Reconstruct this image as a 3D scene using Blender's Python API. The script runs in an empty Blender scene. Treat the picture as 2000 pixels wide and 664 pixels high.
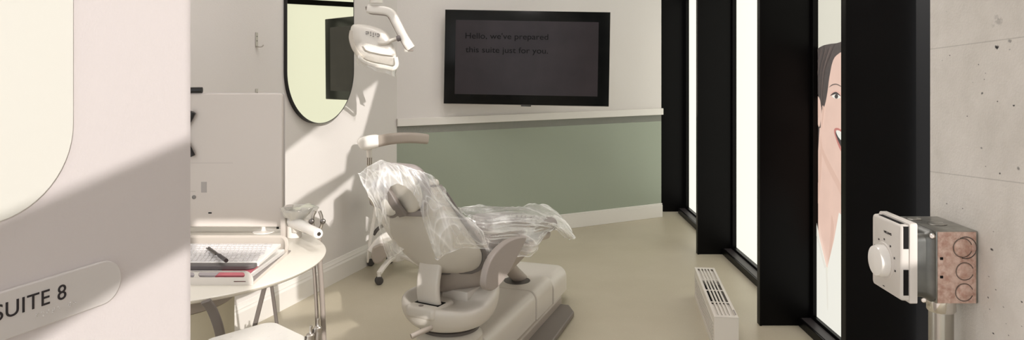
import bpy, bmesh, math, random
from mathutils import Vector, Matrix, noise
random.seed(4)
F = 1444.4
PI = math.pi
sc = bpy.context.scene
COL = sc.collection

# ------------------------------------------------------------------ materials
MATS = {}
def lin(c):
    r = []
    for v in c[:3]:
        v = v / 255.0
        r.append(v / 12.92 if v <= .04045 else ((v + .055) / 1.055) ** 2.4)
    return (r[0], r[1], r[2], 1)

def mat(name, rgb, rough=.5, metal=0, bump=0, bscale=60, emit=0, spec=.5, coat=0, vary=0, vscale=4, rgb2=None):
    if name in MATS: return MATS[name]
    m = bpy.data.materials.new(name); m.use_nodes = True
    nt = m.node_tree; b = nt.nodes['Principled BSDF']
    b.inputs['Base Color'].default_value = lin(rgb)
    b.inputs['Roughness'].default_value = rough
    b.inputs['Metallic'].default_value = metal
    b.inputs['Specular IOR Level'].default_value = spec
    b.inputs['Coat Weight'].default_value = coat
    if emit:
        b.inputs['Emission Color'].default_value = lin(rgb)
        b.inputs['Emission Strength'].default_value = emit
    tc = nt.nodes.new('ShaderNodeTexCoord')
    if bump or vary:
        n = nt.nodes.new('ShaderNodeTexNoise'); n.inputs['Scale'].default_value = bscale
        n.inputs['Detail'].default_value = 6
        nt.links.new(tc.outputs['Object'], n.inputs['Vector'])
    if bump:
        bp = nt.nodes.new('ShaderNodeBump'); bp.inputs['Strength'].default_value = bump
        bp.inputs['Distance'].default_value = .004
        nt.links.new(n.outputs['Fac'], bp.inputs['Height'])
        nt.links.new(bp.outputs['Normal'], b.inputs['Normal'])
    if vary:
        n2 = nt.nodes.new('ShaderNodeTexNoise'); n2.inputs['Scale'].default_value = vscale
        n2.inputs['Detail'].default_value = 5
        nt.links.new(tc.outputs['Object'], n2.inputs['Vector'])
        r = nt.nodes.new('ShaderNodeValToRGB')
        a = lin(rgb); c2 = lin(rgb2) if rgb2 else tuple(x * (1 - vary) for x in a[:3]) + (1,)
        r.color_ramp.elements[0].position = .35; r.color_ramp.elements[0].color = c2
        r.color_ramp.elements[1].position = .65; r.color_ramp.elements[1].color = a
        nt.links.new(n2.outputs['Fac'], r.inputs['Fac'])
        nt.links.new(r.outputs['Color'], b.inputs['Base Color'])
    MATS[name] = m
    return m

def film(name, tint, haze, rough=.12, transp=(.98,.98,.97), hscale=9, hlo=.35, hhi=.75, fold=False):
    m = bpy.data.materials.new(name); m.use_nodes = True
    nt = m.node_tree; nt.nodes.clear(); L = nt.links
    out = nt.nodes.new('ShaderNodeOutputMaterial')
    tr = nt.nodes.new('ShaderNodeBsdfTransparent'); tr.inputs[0].default_value = (*transp, 1)
    gl = nt.nodes.new('ShaderNodeBsdfGlossy'); gl.inputs['Color'].default_value = (1, 1, 1, 1); gl.inputs['Roughness'].default_value = rough
    df = nt.nodes.new('ShaderNodeBsdfDiffuse'); df.inputs[0].default_value = lin(tint)
    tl = nt.nodes.new('ShaderNodeBsdfTranslucent'); tl.inputs[0].default_value = lin(tint)
    md = nt.nodes.new('ShaderNodeMixShader'); md.inputs[0].default_value = .15
    L.new(df.outputs[0], md.inputs[1]); L.new(tl.outputs[0], md.inputs[2])
    tc = nt.nodes.new('ShaderNodeTexCoord')
    n = nt.nodes.new('ShaderNodeTexNoise'); n.inputs['Scale'].default_value = hscale; n.inputs['Detail'].default_value = 5; n.inputs['Distortion'].default_value = 1.2
    L.new(tc.outputs['Object'], n.inputs['Vector'])
    mr = nt.nodes.new('ShaderNodeMapRange'); mr.inputs[1].default_value = hlo; mr.inputs[2].default_value = hhi
    mr.inputs[3].default_value = haze * .35; mr.inputs[4].default_value = haze
    L.new(n.outputs['Fac'], mr.inputs[0])
    if fold:
        at = nt.nodes.new('ShaderNodeAttribute'); at.attribute_name = 'fold'
        mr.inputs[3].default_value = .13; mr.inputs[4].default_value = .42
        fm = nt.nodes.new('ShaderNodeMath'); fm.operation = 'MULTIPLY_ADD'; fm.inputs[1].default_value = haze; fm.use_clamp = True
        L.new(at.outputs['Fac'], fm.inputs[0]); L.new(mr.outputs[0], fm.inputs[2]); mr = fm
    m1 = nt.nodes.new('ShaderNodeMixShader')
    L.new(mr.outputs[0], m1.inputs[0]); L.new(tr.outputs[0], m1.inputs[1]); L.new(md.outputs[0], m1.inputs[2])
    lw = nt.nodes.new('ShaderNodeLayerWeight'); lw.inputs[0].default_value = .35
    m2 = nt.nodes.new('ShaderNodeMixShader')
    ml = nt.nodes.new('ShaderNodeMath'); ml.operation = 'MULTIPLY_ADD'; ml.inputs[1].default_value = .38; ml.inputs[2].default_value = .07
    L.new(lw.outputs['Facing'], ml.inputs[0]); L.new(ml.outputs[0], m2.inputs[0])
    L.new(m1.outputs[0], m2.inputs[1]); L.new(gl.outputs[0], m2.inputs[2])
    bp = nt.nodes.new('ShaderNodeBump'); bp.inputs['Strength'].default_value = .12; bp.inputs['Distance'].default_value = .004
    n3 = nt.nodes.new('ShaderNodeTexNoise'); n3.inputs['Scale'].default_value = 35; n3.inputs['Detail'].default_value = 3; n3.inputs['Distortion'].default_value = .8
    L.new(tc.outputs['Object'], n3.inputs['Vector']); L.new(n3.outputs['Fac'], bp.inputs['Height'])
    L.new(bp.outputs['Normal'], gl.inputs['Normal'])
    L.new(m2.outputs[0], out.inputs[0])
    MATS[name] = m
    return m

wallm = mat('painted_wall', (222, 217, 213), .6, bump=.25, bscale=240)
nearwall = mat('near_wall_paint', (218, 211, 210), .55, bump=.1, bscale=300)
greenm = mat('sage_green_paint', (156, 164, 148), .55, bump=.15, bscale=200)
trimm = mat('white_trim', (230, 226, 220), .4)
whitep = mat('white_plastic', (232, 227, 219), .3, coat=.2)
whiteg = mat('white_gloss_plastic', (238, 234, 228), .2, coat=.4)
creamp = mat('cream_plastic', (216, 210, 201), .35, coat=.15)
creamb = mat('cream_shell', (206, 200, 189), .4)
taupe = mat('taupe_plastic', (170, 160, 150), .4)
taupel = mat('light_taupe_plastic', (182, 172, 162), .35)
greyd = mat('dark_grey_plastic', (88, 83, 80), .4)
greym = mat('mid_grey_plastic', (140, 132, 128), .4)
uphol = mat('grey_upholstery', (150, 142, 138), .5, bump=.1, bscale=300)
blackm = mat('black_gloss', (10, 9, 9), .22, spec=.4)
blackf = mat('black_frame', (8, 7, 7), .34, spec=.12, vary=.5, vscale=3, rgb2=(6, 5, 5), bump=.03, bscale=8)
sillm = mat('sill_sheen_grey', (52, 47, 48), .45)
blackp = mat('black_plastic', (22, 21, 21), .35)
metal = mat('brushed_metal', (190, 184, 176), .28, metal=1)
metald = mat('dark_steel', (120, 115, 110), .3, metal=1)
chrome = mat('chrome', (220, 216, 210), .12, metal=1)
panelm = mat('monitor_casing', (214, 206, 199), .42)
slotd = mat('slot_dark', (18, 16, 16), .7, spec=.2)
redm = mat('pink_folder', (214, 120, 130), .5, vary=.2, vscale=8, rgb2=(178, 82, 96))
paper = mat('white_paper', (236, 233, 228), .7)
tube_m = mat('grey_hose', (158, 148, 139), .45)
inkm = mat('sign_ink', (38, 32, 36), .5)
rubber = mat('dark_rubber', (70, 66, 64), .55)

# floor: warm speckled vinyl
def floor_mat():
    m = bpy.data.materials.new('speckled_vinyl_floor'); m.use_nodes = True
    nt = m.node_tree; L = nt.links; b = nt.nodes['Principled BSDF']
    tc = nt.nodes.new('ShaderNodeTexCoord')
    base = nt.nodes.new('ShaderNodeTexNoise'); base.inputs['Scale'].default_value = 2.2; base.inputs['Detail'].default_value = 6
    L.new(tc.outputs['Object'], base.inputs['Vector'])
    r = nt.nodes.new('ShaderNodeValToRGB')
    r.color_ramp.elements[0].position = .3; r.color_ramp.elements[0].color = lin((184, 175, 154))
    r.color_ramp.elements[1].position = .7; r.color_ramp.elements[1].color = lin((193, 184, 164))
    L.new(base.outputs['Fac'], r.inputs['Fac'])
    prev = r.outputs['Color']
    for sc_, lo, hi, c in ((70, .06, .16, (222, 214, 196)), (95, .05, .13, (150, 140, 120)), (160, .07, .2, (208, 200, 182))):
        v = nt.nodes.new('ShaderNodeTexVoronoi'); v.inputs['Scale'].default_value = sc_
        mp = nt.nodes.new('ShaderNodeMapping'); mp.inputs['Location'].default_value = (sc_, sc_ * .3, 0)
        L.new(tc.outputs['Object'], mp.inputs['Vector']); L.new(mp.outputs[0], v.inputs['Vector'])
        mr = nt.nodes.new('ShaderNodeMapRange'); mr.inputs[1].default_value = lo; mr.inputs[2].default_value = hi
        mr.inputs[3].default_value = .55; mr.inputs[4].default_value = 0
        L.new(v.outputs['Distance'], mr.inputs[0])
        mx = nt.nodes.new('ShaderNodeMixRGB'); mx.inputs[2].default_value = lin(c)
        L.new(mr.outputs[0], mx.inputs[0]); L.new(prev, mx.inputs[1]); prev = mx.outputs[0]
    L.new(prev, b.inputs['Base Color'])
    b.inputs['Roughness'].default_value = .42
    b.inputs['Specular IOR Level'].default_value = .4
    return m
floorm = floor_mat()

# ------------------------------------------------------------------ helpers
def W(px, py, d):
    return Vector(((px - 1000) / F * d, d, 1.5 - (py - 112) / F * d))

def tag(o, label=None, cat=None, group=None, kind=None):
    if label: o['label'] = label
    if cat: o['category'] = cat
    if group: o['group'] = group
    if kind: o['kind'] = kind
    return o

def thing(name, loc, rz=0, label=None, cat=None, group=None):
    o = bpy.data.objects.new(name, None); COL.objects.link(o)
    o.location = loc; o.rotation_euler = (0, 0, rz); o.empty_display_size = .05
    o['M'] = 0
    del o['M']
    tag(o, label, cat, group)
    return o

def rootM(o):
    if o is None: return Matrix.Identity(4)
    m = Matrix.Translation(o.location) @ o.rotation_euler.to_matrix().to_4x4()
    return rootM(o.parent) @ m

def obj(name, bm, material, parent=None, smooth=True, origin=None, bevel=0, sub=0, local=False, angle=40, solid=0):
    """bm in WORLD coordinates (or the parent's frame when local). Links one mesh object."""
    bmesh.ops.recalc_face_normals(bm, faces=bm.faces)
    P = rootM(parent)
    o_m = Matrix.Identity(4)
    if parent is None:
        if origin is None:
            xs = [v.co for v in bm.verts]
            origin = Vector(((min(v.x for v in xs) + max(v.x for v in xs)) / 2,
                             (min(v.y for v in xs) + max(v.y for v in xs)) / 2, min(v.z for v in xs)))
        bm.transform(Matrix.Translation(-Vector(origin)))
    elif not local:
        bm.transform(P.inverted())
    me = bpy.data.meshes.new(name); bm.to_mesh(me); bm.free()
    mats = material if isinstance(material, (list, tuple)) else [material]
    for m in mats: me.materials.append(m)
    if smooth:
        for p in me.polygons: p.use_smooth = True
        try: me.set_sharp_from_angle(angle=math.radians(angle))
        except Exception: pass
    o = bpy.data.objects.new(name, me); COL.objects.link(o)
    if parent is None: o.location = origin
    else: o.parent = parent
    if solid:
        md = o.modifiers.new('solid', 'SOLIDIFY'); md.thickness = solid; md.offset = 0
    if bevel:
        md = o.modifiers.new('bevel', 'BEVEL'); md.width = bevel; md.segments = 3; md.limit_method = 'ANGLE'; md.angle_limit = math.radians(35)
        md.harden_normals = False
    if sub:
        md = o.modifiers.new('sub', 'SUBSURF'); md.levels = sub; md.render_levels = sub
    return o

def struct(name, bm, material, **k):
    o = obj(name, bm, material, None, **k); o['kind'] = 'structure'; return o

def B(): return bmesh.new()

def box(bm, lo, hi, M=None, bev=0, seg=2):
    x0, y0, z0 = lo; x1, y1, z1 = hi
    vs = [bm.verts.new((x, y, z)) for x in (x0, x1) for y in (y0, y1) for z in (z0, z1)]
    idx = [(0, 1, 3, 2), (4, 6, 7, 5), (0, 4, 5, 1), (2, 3, 7, 6), (0, 2, 6, 4), (1, 5, 7, 3)]
    fs = [bm.faces.new([vs[i] for i in f]) for f in idx]
    if bev:
        es = list({e for f in fs for e in f.edges})
        r = bmesh.ops.bevel(bm, geom=es, offset=bev, segments=seg, profile=.5, affect='EDGES')
        vs = list({v for f in r['faces'] for v in f.verts} | {v for v in vs if v.is_valid})
        allv = set()
        st = [v for v in vs if v.is_valid]
        while st:
            v = st.pop()
            if v in allv: continue
            allv.add(v)
            for e in v.link_edges: st.append(e.other_vert(v))
        vs = list(allv)
    if M is not None: bmesh.ops.transform(bm, matrix=M, verts=vs)
    return bm

def prism(bm, pts, thick, frame=None, mi=0):
    """pts 2-D list; extruded from 0 to thick along z; frame maps (x,y,z)->world"""
    f = frame or (lambda x, y, z: Vector((x, y, z)))
    a = [bm.verts.new(f(x, y, 0)) for x, y in pts]
    b = [bm.verts.new(f(x, y, thick)) for x, y in pts]
    n = len(pts); fs = []
    fs.append(bm.faces.new(a[::-1])); fs.append(bm.faces.new(b))
    for i in range(n): fs.append(bm.faces.new((a[i], a[(i + 1) % n], b[(i + 1) % n], b[i])))
    for q in fs: q.material_index = mi
    return bm

def catmull(pts, n=8, closed=False):
    P = [Vector(p) for p in pts]; out = []
    N = len(P)
    rng = N if closed else N - 1
    for i in range(rng):
        if closed: p0, p1, p2, p3 = P[(i - 1) % N], P[i], P[(i + 1) % N], P[(i + 2) % N]
        else: p0, p1, p2, p3 = P[max(i - 1, 0)], P[i], P[i + 1], P[min(i + 2, N - 1)]
        for k in range(n):
            t = k / n
            out.append(.5 * ((2 * p1) + (p2 - p0) * t + (2 * p0 - 5 * p1 + 4 * p2 - p3) * t * t + (3 * p1 - p0 - 3 * p2 + p3) * t ** 3))
    if not closed: out.append(P[-1].copy())
    return out

def sweep(bm, path, section, up=Vector((0, 0, 1)), scales=None, cap=True):
    """section: list of (a,b): a along side vector, b along up vector"""
    rings = []
    n = len(path)
    for i, p in enumerate(path):
        t = (path[min(i + 1, n - 1)] - path[max(i - 1, 0)]).normalized()
        s = t.cross(up)
        if s.length < 1e-4: s = t.cross(Vector((0, 1, 0)))
        s.normalize(); w = s.cross(t).normalized()
        k = scales[i] if scales else 1
        rings.append([bm.verts.new(p + s * (a * k) + w * (b * k)) for a, b in section])
    m = len(section)
    for i in range(n - 1):
        for j in range(m):
            bm.faces.new((rings[i][j], rings[i][(j + 1) % m], rings[i + 1][(j + 1) % m], rings[i + 1][j]))
    if cap:
        bm.faces.new(rings[0][::-1]); bm.faces.new(rings[-1])
    return bm

def circ(r, n=16, ry=None):
    ry = ry or r
    return [(r * math.cos(2 * PI * k / n), ry * math.sin(2 * PI * k / n)) for k in range(n)]

def rrect(w, h, r, n=4):
    pts = []
    for cx, cy, a0 in ((w / 2 - r, h / 2 - r, 0), (-w / 2 + r, h / 2 - r, 90), (-w / 2 + r, -h / 2 + r, 180), (w / 2 - r, -h / 2 + r, 270)):
        for k in range(n + 1):
            a = math.radians(a0 + 90 * k / n)
            pts.append((cx + r * math.cos(a), cy + r * math.sin(a)))
    return pts

def tube(bm, pts, r, n=12, smooth=True, up=Vector((0, 0, 1)), scales=None):
    path = catmull(pts, 6) if smooth and len(pts) > 2 else [Vector(p) for p in pts]
    if scales:
        k = []
        for i in range(len(path)):
            t = i / (len(path) - 1) * (len(scales) - 1); a = int(min(t, len(scales) - 2)); k.append(scales[a] * (1 - (t - a)) + scales[a + 1] * (t - a))
        scales = k
    return sweep(bm, path, circ(r, n), up, scales)

def lathe(bm, prof, M=None, n=32):
    """profile [(r,z)] turned around z, then M"""
    M = M or Matrix.Identity(4)
    rings = []
    for r, z in prof:
        if r < 1e-5: rings.append([bm.verts.new(M @ Vector((0, 0, z)))])
        else: rings.append([bm.verts.new(M @ Vector((r * math.cos(2 * PI * k / n), r * math.sin(2 * PI * k / n), z))) for k in range(n)])
    for i in range(len(rings) - 1):
        a, b = rings[i], rings[i + 1]
        for k in range(n):
            if len(a) == 1 and len(b) == 1: continue
            if len(a) == 1: bm.faces.new((a[0], b[k], b[(k + 1) % n]))
            elif len(b) == 1: bm.faces.new((a[k], a[(k + 1) % n], b[0]))
            else: bm.faces.new((a[k], a[(k + 1) % n], b[(k + 1) % n], b[k]))
    if len(rings[0]) > 1: bm.faces.new(rings[0][::-1])
    if len(rings[-1]) > 1: bm.faces.new(rings[-1])
    return bm

def aim(p, d, up=Vector((0, 0, 1))):
    """matrix whose z axis points along d, placed at p"""
    z = Vector(d).normalized(); x = up.cross(z)
    if x.length < 1e-4: x = Vector((1, 0, 0))
    x.normalize(); y = z.cross(x)
    M = Matrix((x, y, z)).transposed().to_4x4(); M.translation = Vector(p)
    return M

def loft(bm, rings, cap=True):
    R = [[bm.verts.new(p) for p in r] for r in rings]; m = len(R[0])
    for i in range(len(R) - 1):
        for j in range(m): bm.faces.new((R[i][j], R[i][(j + 1) % m], R[i + 1][(j + 1) % m], R[i + 1][j]))
    if cap: bm.faces.new(R[0][::-1]); bm.faces.new(R[-1])
    return bm

def text_bm(s, size, frame, depth=.0008, spacing=1.0, align='LEFT'):
    cu = bpy.data.curves.new('t', 'FONT'); cu.body = s; cu.size = size; cu.extrude = depth; cu.space_character = spacing
    cu.align_x = align
    o = bpy.data.objects.new('t', cu); COL.objects.link(o)
    dg = bpy.context.evaluated_depsgraph_get(); dg.update()
    me = bpy.data.meshes.new_from_object(o.evaluated_get(dg))
    bm = bmesh.new(); bm.from_mesh(me)
    bpy.data.objects.remove(o); bpy.data.curves.remove(cu); bpy.data.meshes.remove(me)
    for v in bm.verts: v.co = frame(v.co.x, v.co.y, v.co.z)
    return bm

# ------------------------------------------------------------------ room planes
# near wall (carries the sign) and mirror wall run parallel, 20 degrees off the view
ND = Vector((.345, .9386, 0)); NN = Vector((.9386, -.345, 0)); NP = Vector((-.565, .96, 0))
def NW(t, h, off=0): return NP + ND * t + NN * off + Vector((0, 0, h))
MD = Vector((.3283, .9446, 0)); MN = Vector((.9446, -.3283, 0)); MP = Vector((-1.087, 5.23, 0))
def MW(t, h, off=0): return MP + MD * t + MN * off + Vector((0, 0, h))
def plane_px(px, py, P, D, off=0, N=None):
    """pixel -> (t, h) on a vertical plane"""
    P2 = P + (N * off if N else Vector((0, 0, 0)))
    a = (px - 1000) / F
    t = (a * P2.y - P2.x) / (D.x - a * D.y)
    d = P2.y + D.y * t
    return t, 1.5 - (py - 112) / F * d
BK0 = Vector((-.9, 5.77, 0)); BK1 = Vector((1.405, 6.96, 0)); BD = (BK1 - BK0).normalized(); BN = Vector((BD.y, -BD.x, 0))
def BW(t, h, off=0): return BK0 + BD * t + BN * off + Vector((0, 0, h))
BLEN = (BK1 - BK0).length
CEIL = 3.95

def slab(f, t0, t1, h0, h1, o0, o1):
    bm = B()
    vs = [bm.verts.new(f(t, h, o)) for t in (t0, t1) for o in (o0, o1) for h in (h0, h1)]
    for q in [(0, 1, 3, 2), (4, 6, 7, 5), (0, 4, 5, 1), (2, 3, 7, 6), (0, 2, 6, 4), (1, 5, 7, 3)]: bm.faces.new([vs[i] for i in q])
    return bm

# floor / ceiling
bm = B(); box(bm, (-3.4, -3.6, -.1), (2.1, 8.4, 0)); struct('floor', bm, floorm, smooth=False, origin=(0, 0, 0))
bm = B(); box(bm, (-3.4, -3.6, CEIL), (2.1, 8.4, CEIL + .1)); struct('ceiling', bm, mat('ceiling_paint', (232, 229, 222), .8), smooth=False)

# walls
struct('wall_near', slab(NW, -3.2, .196, 0, CEIL, -.16, 0), nearwall, smooth=False)
tcorner = (BK0 - MP).dot(MD)
struct('wall_left', slab(MW, -3.4, tcorner + .02, 0, CEIL, -.14, 0), wallm, smooth=False)
struct('wall_back', slab(BW, -.25, BLEN, .9, CEIL, -.14, 0), wallm, smooth=False)
struct('wall_back_lower', slab(BW, -.25, BLEN, 0, .96, -.14, .0), greenm, smooth=False)
bm = slab(BW, .0, BLEN + .004, .962, 1.022, .0, .028)
struct('trim_1', bm, trimm, bevel=.003)
bm = slab(BW, .0, BLEN + .004, 0, .115, .0, .016)
box(bm, (0, 0, 0), (BLEN + .004, .011, .015), Matrix.Translation((0, 0, 0)) @ Matrix((BD, BN, (0, 0, 1))).transposed().to_4x4())
for v in bm.verts[-8:]: v.co += BK0 + Vector((0, 0, .115))
struct('baseboard_back', bm, trimm, bevel=.003)
# mirror wall baseboard with a moulded cap
prof = [(0, 0), (.018, 0), (.018, .105), (.013, .118), (.013, .125), (.008, .135), (.006, .15), (0, .152)]
bm = B()
ra = [MW(-3.4, h, o) for o, h in prof]; rb = [MW(tcorner, h, o) for o, h in prof]
loft(bm, [ra, rb]); struct('baseboard_left', bm, trimm, angle=20)
# end of the back wall by the first fin and walls out of the picture
bm = B(); box(bm, (1.30, 7.26, 0), (2.0, 7.38, CEIL)); struct('wall_return', bm, wallm, smooth=False)

# ------------------------------------------------------------------ window wall
GX = 1.70
glassm = mat('backlit_window_film', (255, 253, 238), .4, emit=.80)
glassm.node_tree.nodes['Principled BSDF'].inputs['Base Color'].default_value = (.25, .25, .24, 1)
fins = [(7.19, 1.405), (5.63, 1.412), (4.134, 1.384), (3.10, 1.398)]
for i, (d, x0) in enumerate(fins):
    bm = B()
    x1 = 1.82 if i == 3 else GX + .03
    box(bm, (x0, d, 0), (x1, d + .045, CEIL), bev=.003)
    # slim cover strips on the fin's front face
    box(bm, (x0, d - .004, 0), (x0 + .012, d + .001, CEIL))
    struct('trim_%d' % (i + 2), bm, blackf, smooth=False)
# bays between fins: sill, jambs, transom, pane
bays = [(7.13, 5.675), (5.63, 4.179), (4.134, 3.145)]
for i, (y1, y0) in enumerate(bays):
    bm = B()
    box(bm, (1.60, y0, 0), (GX - .03, y1, .045), bev=.002)
    box(bm, (GX - .03, y0, 0), (GX + .03, y1, .062), bev=.002)
    fr = struct('trim_%d' % (i + 6), bm, [blackf], smooth=False)
    bm = B(); box(bm, (1.612, y0 + .01, .0452), (GX - .034, y1 - .01, .0475)); 
    struct('trim_%d' % (i + 9), bm, sillm, smooth=False)  # lighter grey sheet paints the sheen on top of the black sill
    bm = B()
    for a, b in ((y0, y0 + .05), (y1 - .03, y1)): box(bm, (GX - .03, a, .062), (GX + .03, b, 2.9), bev=.002)
    box(bm, (GX - .03, y0, 2.055), (GX + .03, y1, 2.11), bev=.002)
    box(bm, (GX - .03, y0, 2.9), (GX + .03, y1, 2.96), bev=.002)
    w = struct('window_%d' % (i + 1), bm, blackf, smooth=False)
    bm = B(); box(bm, (GX, y0 + .045, .06), (GX + .012, y1 - .025, 2.9))
    obj('window_pane', bm, glassm, w, smooth=False)
bm = B(); box(bm, (GX - .03, 3.1, 2.96), (GX + .06, 7.2, CEIL)); struct('wall_right', bm, blackf, smooth=False)

# poster of a smiling woman on the glass of the third bay
def poster():
    def z_(px): return GX * F / (px - 1000)
    mats = [mat('poster_ground', (226, 222, 205), .5, emit=.72), mat('poster_skin', (234, 198, 180), .5, emit=.74, vary=.05, vscale=10),
            mat('poster_skin_shade', (224, 186, 167), .5, emit=.73), mat('poster_hair', (72, 60, 56), .5, emit=.7, vary=.35, vscale=30, rgb2=(56, 47, 44)),
            mat('poster_white', (240, 238, 227), .5, emit=.76), mat('poster_lip', (198, 120, 110), .5, emit=.72), mat('poster_dark', (46, 34, 34), .5, emit=.6),
            mat('poster_hair_light', (104, 88, 80), .5, emit=.7), mat('poster_fold', (226, 222, 210), .5, emit=.8), mat('poster_hair_dark', (48, 40, 38), .5, emit=.7), mat('poster_blush', (230, 184, 166), .5, emit=.73)]
    for m in mats:
        n = m.node_tree.nodes['Principled BSDF']
        if n.inputs['Base Color'].links:
            m.node_tree.links.new(n.inputs['Base Color'].links[0].from_socket, n.inputs['Emission Color'])
            m.node_tree.links.remove(n.inputs['Base Color'].links[0])
        n.inputs['Base Color'].default_value = (.12, .12, .12, 1)
    bm = B(); lay = [0]
    def poly(pts, mi, smooth=0):
        lay[0] += 1
        x = GX - .00025 * lay[0] - .0004
        P = [Vector((p[0], p[1], 0)) for p in pts]
        if smooth: P = catmull(P, smooth, True)
        vs = []
        for p in P:
            Z = z_(p.x)
            vs.append(bm.verts.new((x, Z, 1.5 - (p.y - 112) / F * Z)))
        f = bm.faces.new(vs); f.material_index = mi
    poly([(1583, 20), (1783, -210), (1783, 1200), (1583, 612)], 0)
    # back hair
    poly([(1586, 118), (1593, 100), (1604, 91), (1620, 86), (1642, 82), (1680, 62), (1715, 60), (1738, 100), (1746, 200), (1738, 420), (1722, 470),
          (1690, 300), (1640, 300), (1598, 312), (1592, 322), (1587, 318), (1584, 200)], 3, 4)
    # neck and chest
    poly([(1601, 250), (1598, 300), (1594, 345), (1590, 362), (1590, 400), (1600, 470), (1614, 520), (1619, 525), (1636, 500), (1668, 470), (1700, 520), (1712, 560), (1735, 500), (1740, 460), (1706, 430), (1700, 300), (1650, 240)], 1)
    # face
    poly([(1610, 185), (1614, 150), (1622, 122), (1636, 104), (1660, 95), (1690, 100), (1712, 130), (1720, 200), (1716, 290), (1700, 350), (1678, 385), (1657, 380),
          (1640, 352), (1622, 320), (1608, 290), (1604, 262), (1604, 230)], 1, 4)
    # jaw shade and neck shade
    poly([(1604, 262), (1607, 288), (1622, 320), (1640, 354), (1657, 384), (1672, 392), (1672, 402), (1650, 392), (1634, 362), (1616, 326), (1604, 292)], 2, 3)
    poly([(1603, 285), (1606, 300), (1604, 350), (1598, 400), (1595, 400), (1599, 350)], 2, 3)
    poly([(1625, 420), (1630, 450), (1622, 505), (1619, 505), (1623, 455)], 2, 3)
    # ear
    poly([(1590, 192), (1594, 186), (1600, 190), (1604, 202), (1605, 222), (1603, 240), (1600, 248), (1596, 232), (1592, 214)], 1, 4)
    poly([(1595, 197), (1599, 200), (1601, 214), (1600, 230), (1597, 222)], 2, 3)
    # front hair sweeping behind the ear
    poly([(1588, 120), (1594, 100), (1606, 90), (1622, 86), (1645, 84), (1668, 88), (1640, 104), (1628, 118), (1621, 150), (1617, 180), (1612, 205), (1606, 214), (1602, 190), (1597, 184), (1589, 190), (1587, 150)], 3, 3)
    for k in range(9):
        t = k / 8; x0 = 1593 + 34 * t; y0 = 101 - 9 * t + 4 * t * t; xm = 1590 + 22 * t; xe = 1591 + 17 * t; ye = 178 + 22 * t
        w = 1.3 if k % 3 == 1 else .6
        poly([(x0, y0), (x0 + w, y0 + .5), (xm + w * 1.2, 138), (xe + w * .7, ye - 12), (xe, ye), (xm, 140)], 7 if k % 2 else 9, 3)
    poly([(1608, 207), (1611, 209), (1611, 220), (1607, 250), (1606, 246), (1608, 226)], 2, 3)
    poly([(1586, 190), (1591, 205), (1595, 232), (1597, 250), (1594, 290), (1594, 325), (1587, 318), (1585, 250)], 3, 3)
    # brow, eyes
    poly([(1621, 171), (1627, 165), (1636, 163.5), (1645, 168), (1645, 169.5), (1636, 165.6), (1628, 167)], 7, 3)
    poly([(1624, 184), (1628, 178.5), (1636, 177), (1644, 181), (1645, 187), (1636, 182), (1629, 184)], 10, 3)
    poly([(1627, 188), (1631, 185), (1637, 184), (1644, 190), (1638, 192.6), (1632, 192)], 4, 3)
    poly([(1632.5, 188), (1634.5, 184.4), (1638, 184.6), (1639.5, 188.5), (1637.5, 192.4), (1634, 192)], 6, 3)
    poly([(1624, 187), (1630, 181), (1637, 180), (1645, 188), (1637, 184), (1630, 185)], 6, 3)
    poly([(1684, 168), (1696, 160), (1708, 166), (1708, 171), (1696, 166)], 7, 3)
    poly([(1684, 190), (1692, 183), (1704, 188), (1696, 196)], 4, 3)
    poly([(1692, 189), (1695, 184), (1699, 186), (1698, 194), (1694, 194)], 6, 3)
    poly([(1655, 200), (1660, 236), (1672, 246), (1668, 250), (1652, 242), (1650, 232)], 2, 3)
    # open mouth
    poly([(1632, 254), (1640, 250), (1660, 262), (1682, 262), (1690, 268), (1682, 300), (1664, 312), (1646, 296), (1636, 272)], 5, 3)
    poly([(1635, 257), (1642, 256), (1660, 266), (1682, 268), (1678, 292), (1662, 302), (1648, 290), (1638, 270)], 6, 3)
    poly([(1636, 257), (1642, 255), (1660, 266), (1682, 268), (1678, 280), (1660, 280), (1644, 272)], 4, 3)
    # white coat
    poly([(1587, 316), (1590, 330), (1592, 400), (1603, 462), (1617, 519), (1622, 560), (1622, 655), (1583, 612), (1583, 330)], 4)
    poly([(1620, 519), (1632, 470), (1642, 415), (1668, 440), (1712, 560), (1735, 470), (1783, 520), (1783, 1100), (1622, 660), (1619, 560)], 4)
    poly([(1616, 516), (1620, 540), (1621, 600), (1619, 600), (1617, 545)], 8, 3)
    poly([(1590, 395), (1603, 465), (1617, 522), (1614, 524), (1600, 470), (1589, 410)], 8)
    o = obj('window_poster', bm, mats, None, smooth=False)
    o.modifiers.new('solid', 'SOLIDIFY').thickness = .0002
    tag(o, 'backlit portrait of a dark-haired laughing woman in a white coat on the window', 'poster')
poster()

# ------------------------------------------------------------------ unseen walls added with holes shaped to throw the sun patches
SD = Vector((-.46, 1.0, -.36))          # direction the sunlight travels
SX = 1.74
SY = -3.0
def back(P):
    s = (SX - P.x) / (-SD.x)
    q = P - SD * s
    return (q.y, q.z)
def back_rear(P):
    q = P - SD * ((P.y - SY) / SD.y)
    return (q.x, q.z)
holes = []; holes_r = []
def hole(pts): holes.append([back(p) for p in pts]); holes_r.append([back_rear(p) for p in pts])
def nwp(l): return [NW(*plane_px(x, y, NP, ND)) for x, y in l]
def mwp(l): return [MW(*plane_px(x, y, MP, MD)) for x, y in l]
def flp(l, h=0): return [W(x, y, (1.5 - h) * F / (y - 112)) for x, y in l]
def dpp(l, d): return [W(x, y, d) for x, y in l]
hole(nwp([(-140, -120), (374, -30), (374, 268), (0, 428), (-140, 485)]))
hole(nwp([(374, 482), (250, 552), (130, 632), (0, 712), (-140, 800), (-140, 1100), (374, 1000)]))
hole(mwp([(520, 325), (738, 158), (708, 264), (690, 285), (677, 303), (674, 335), (600, 378), (520, 438)]))
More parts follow.
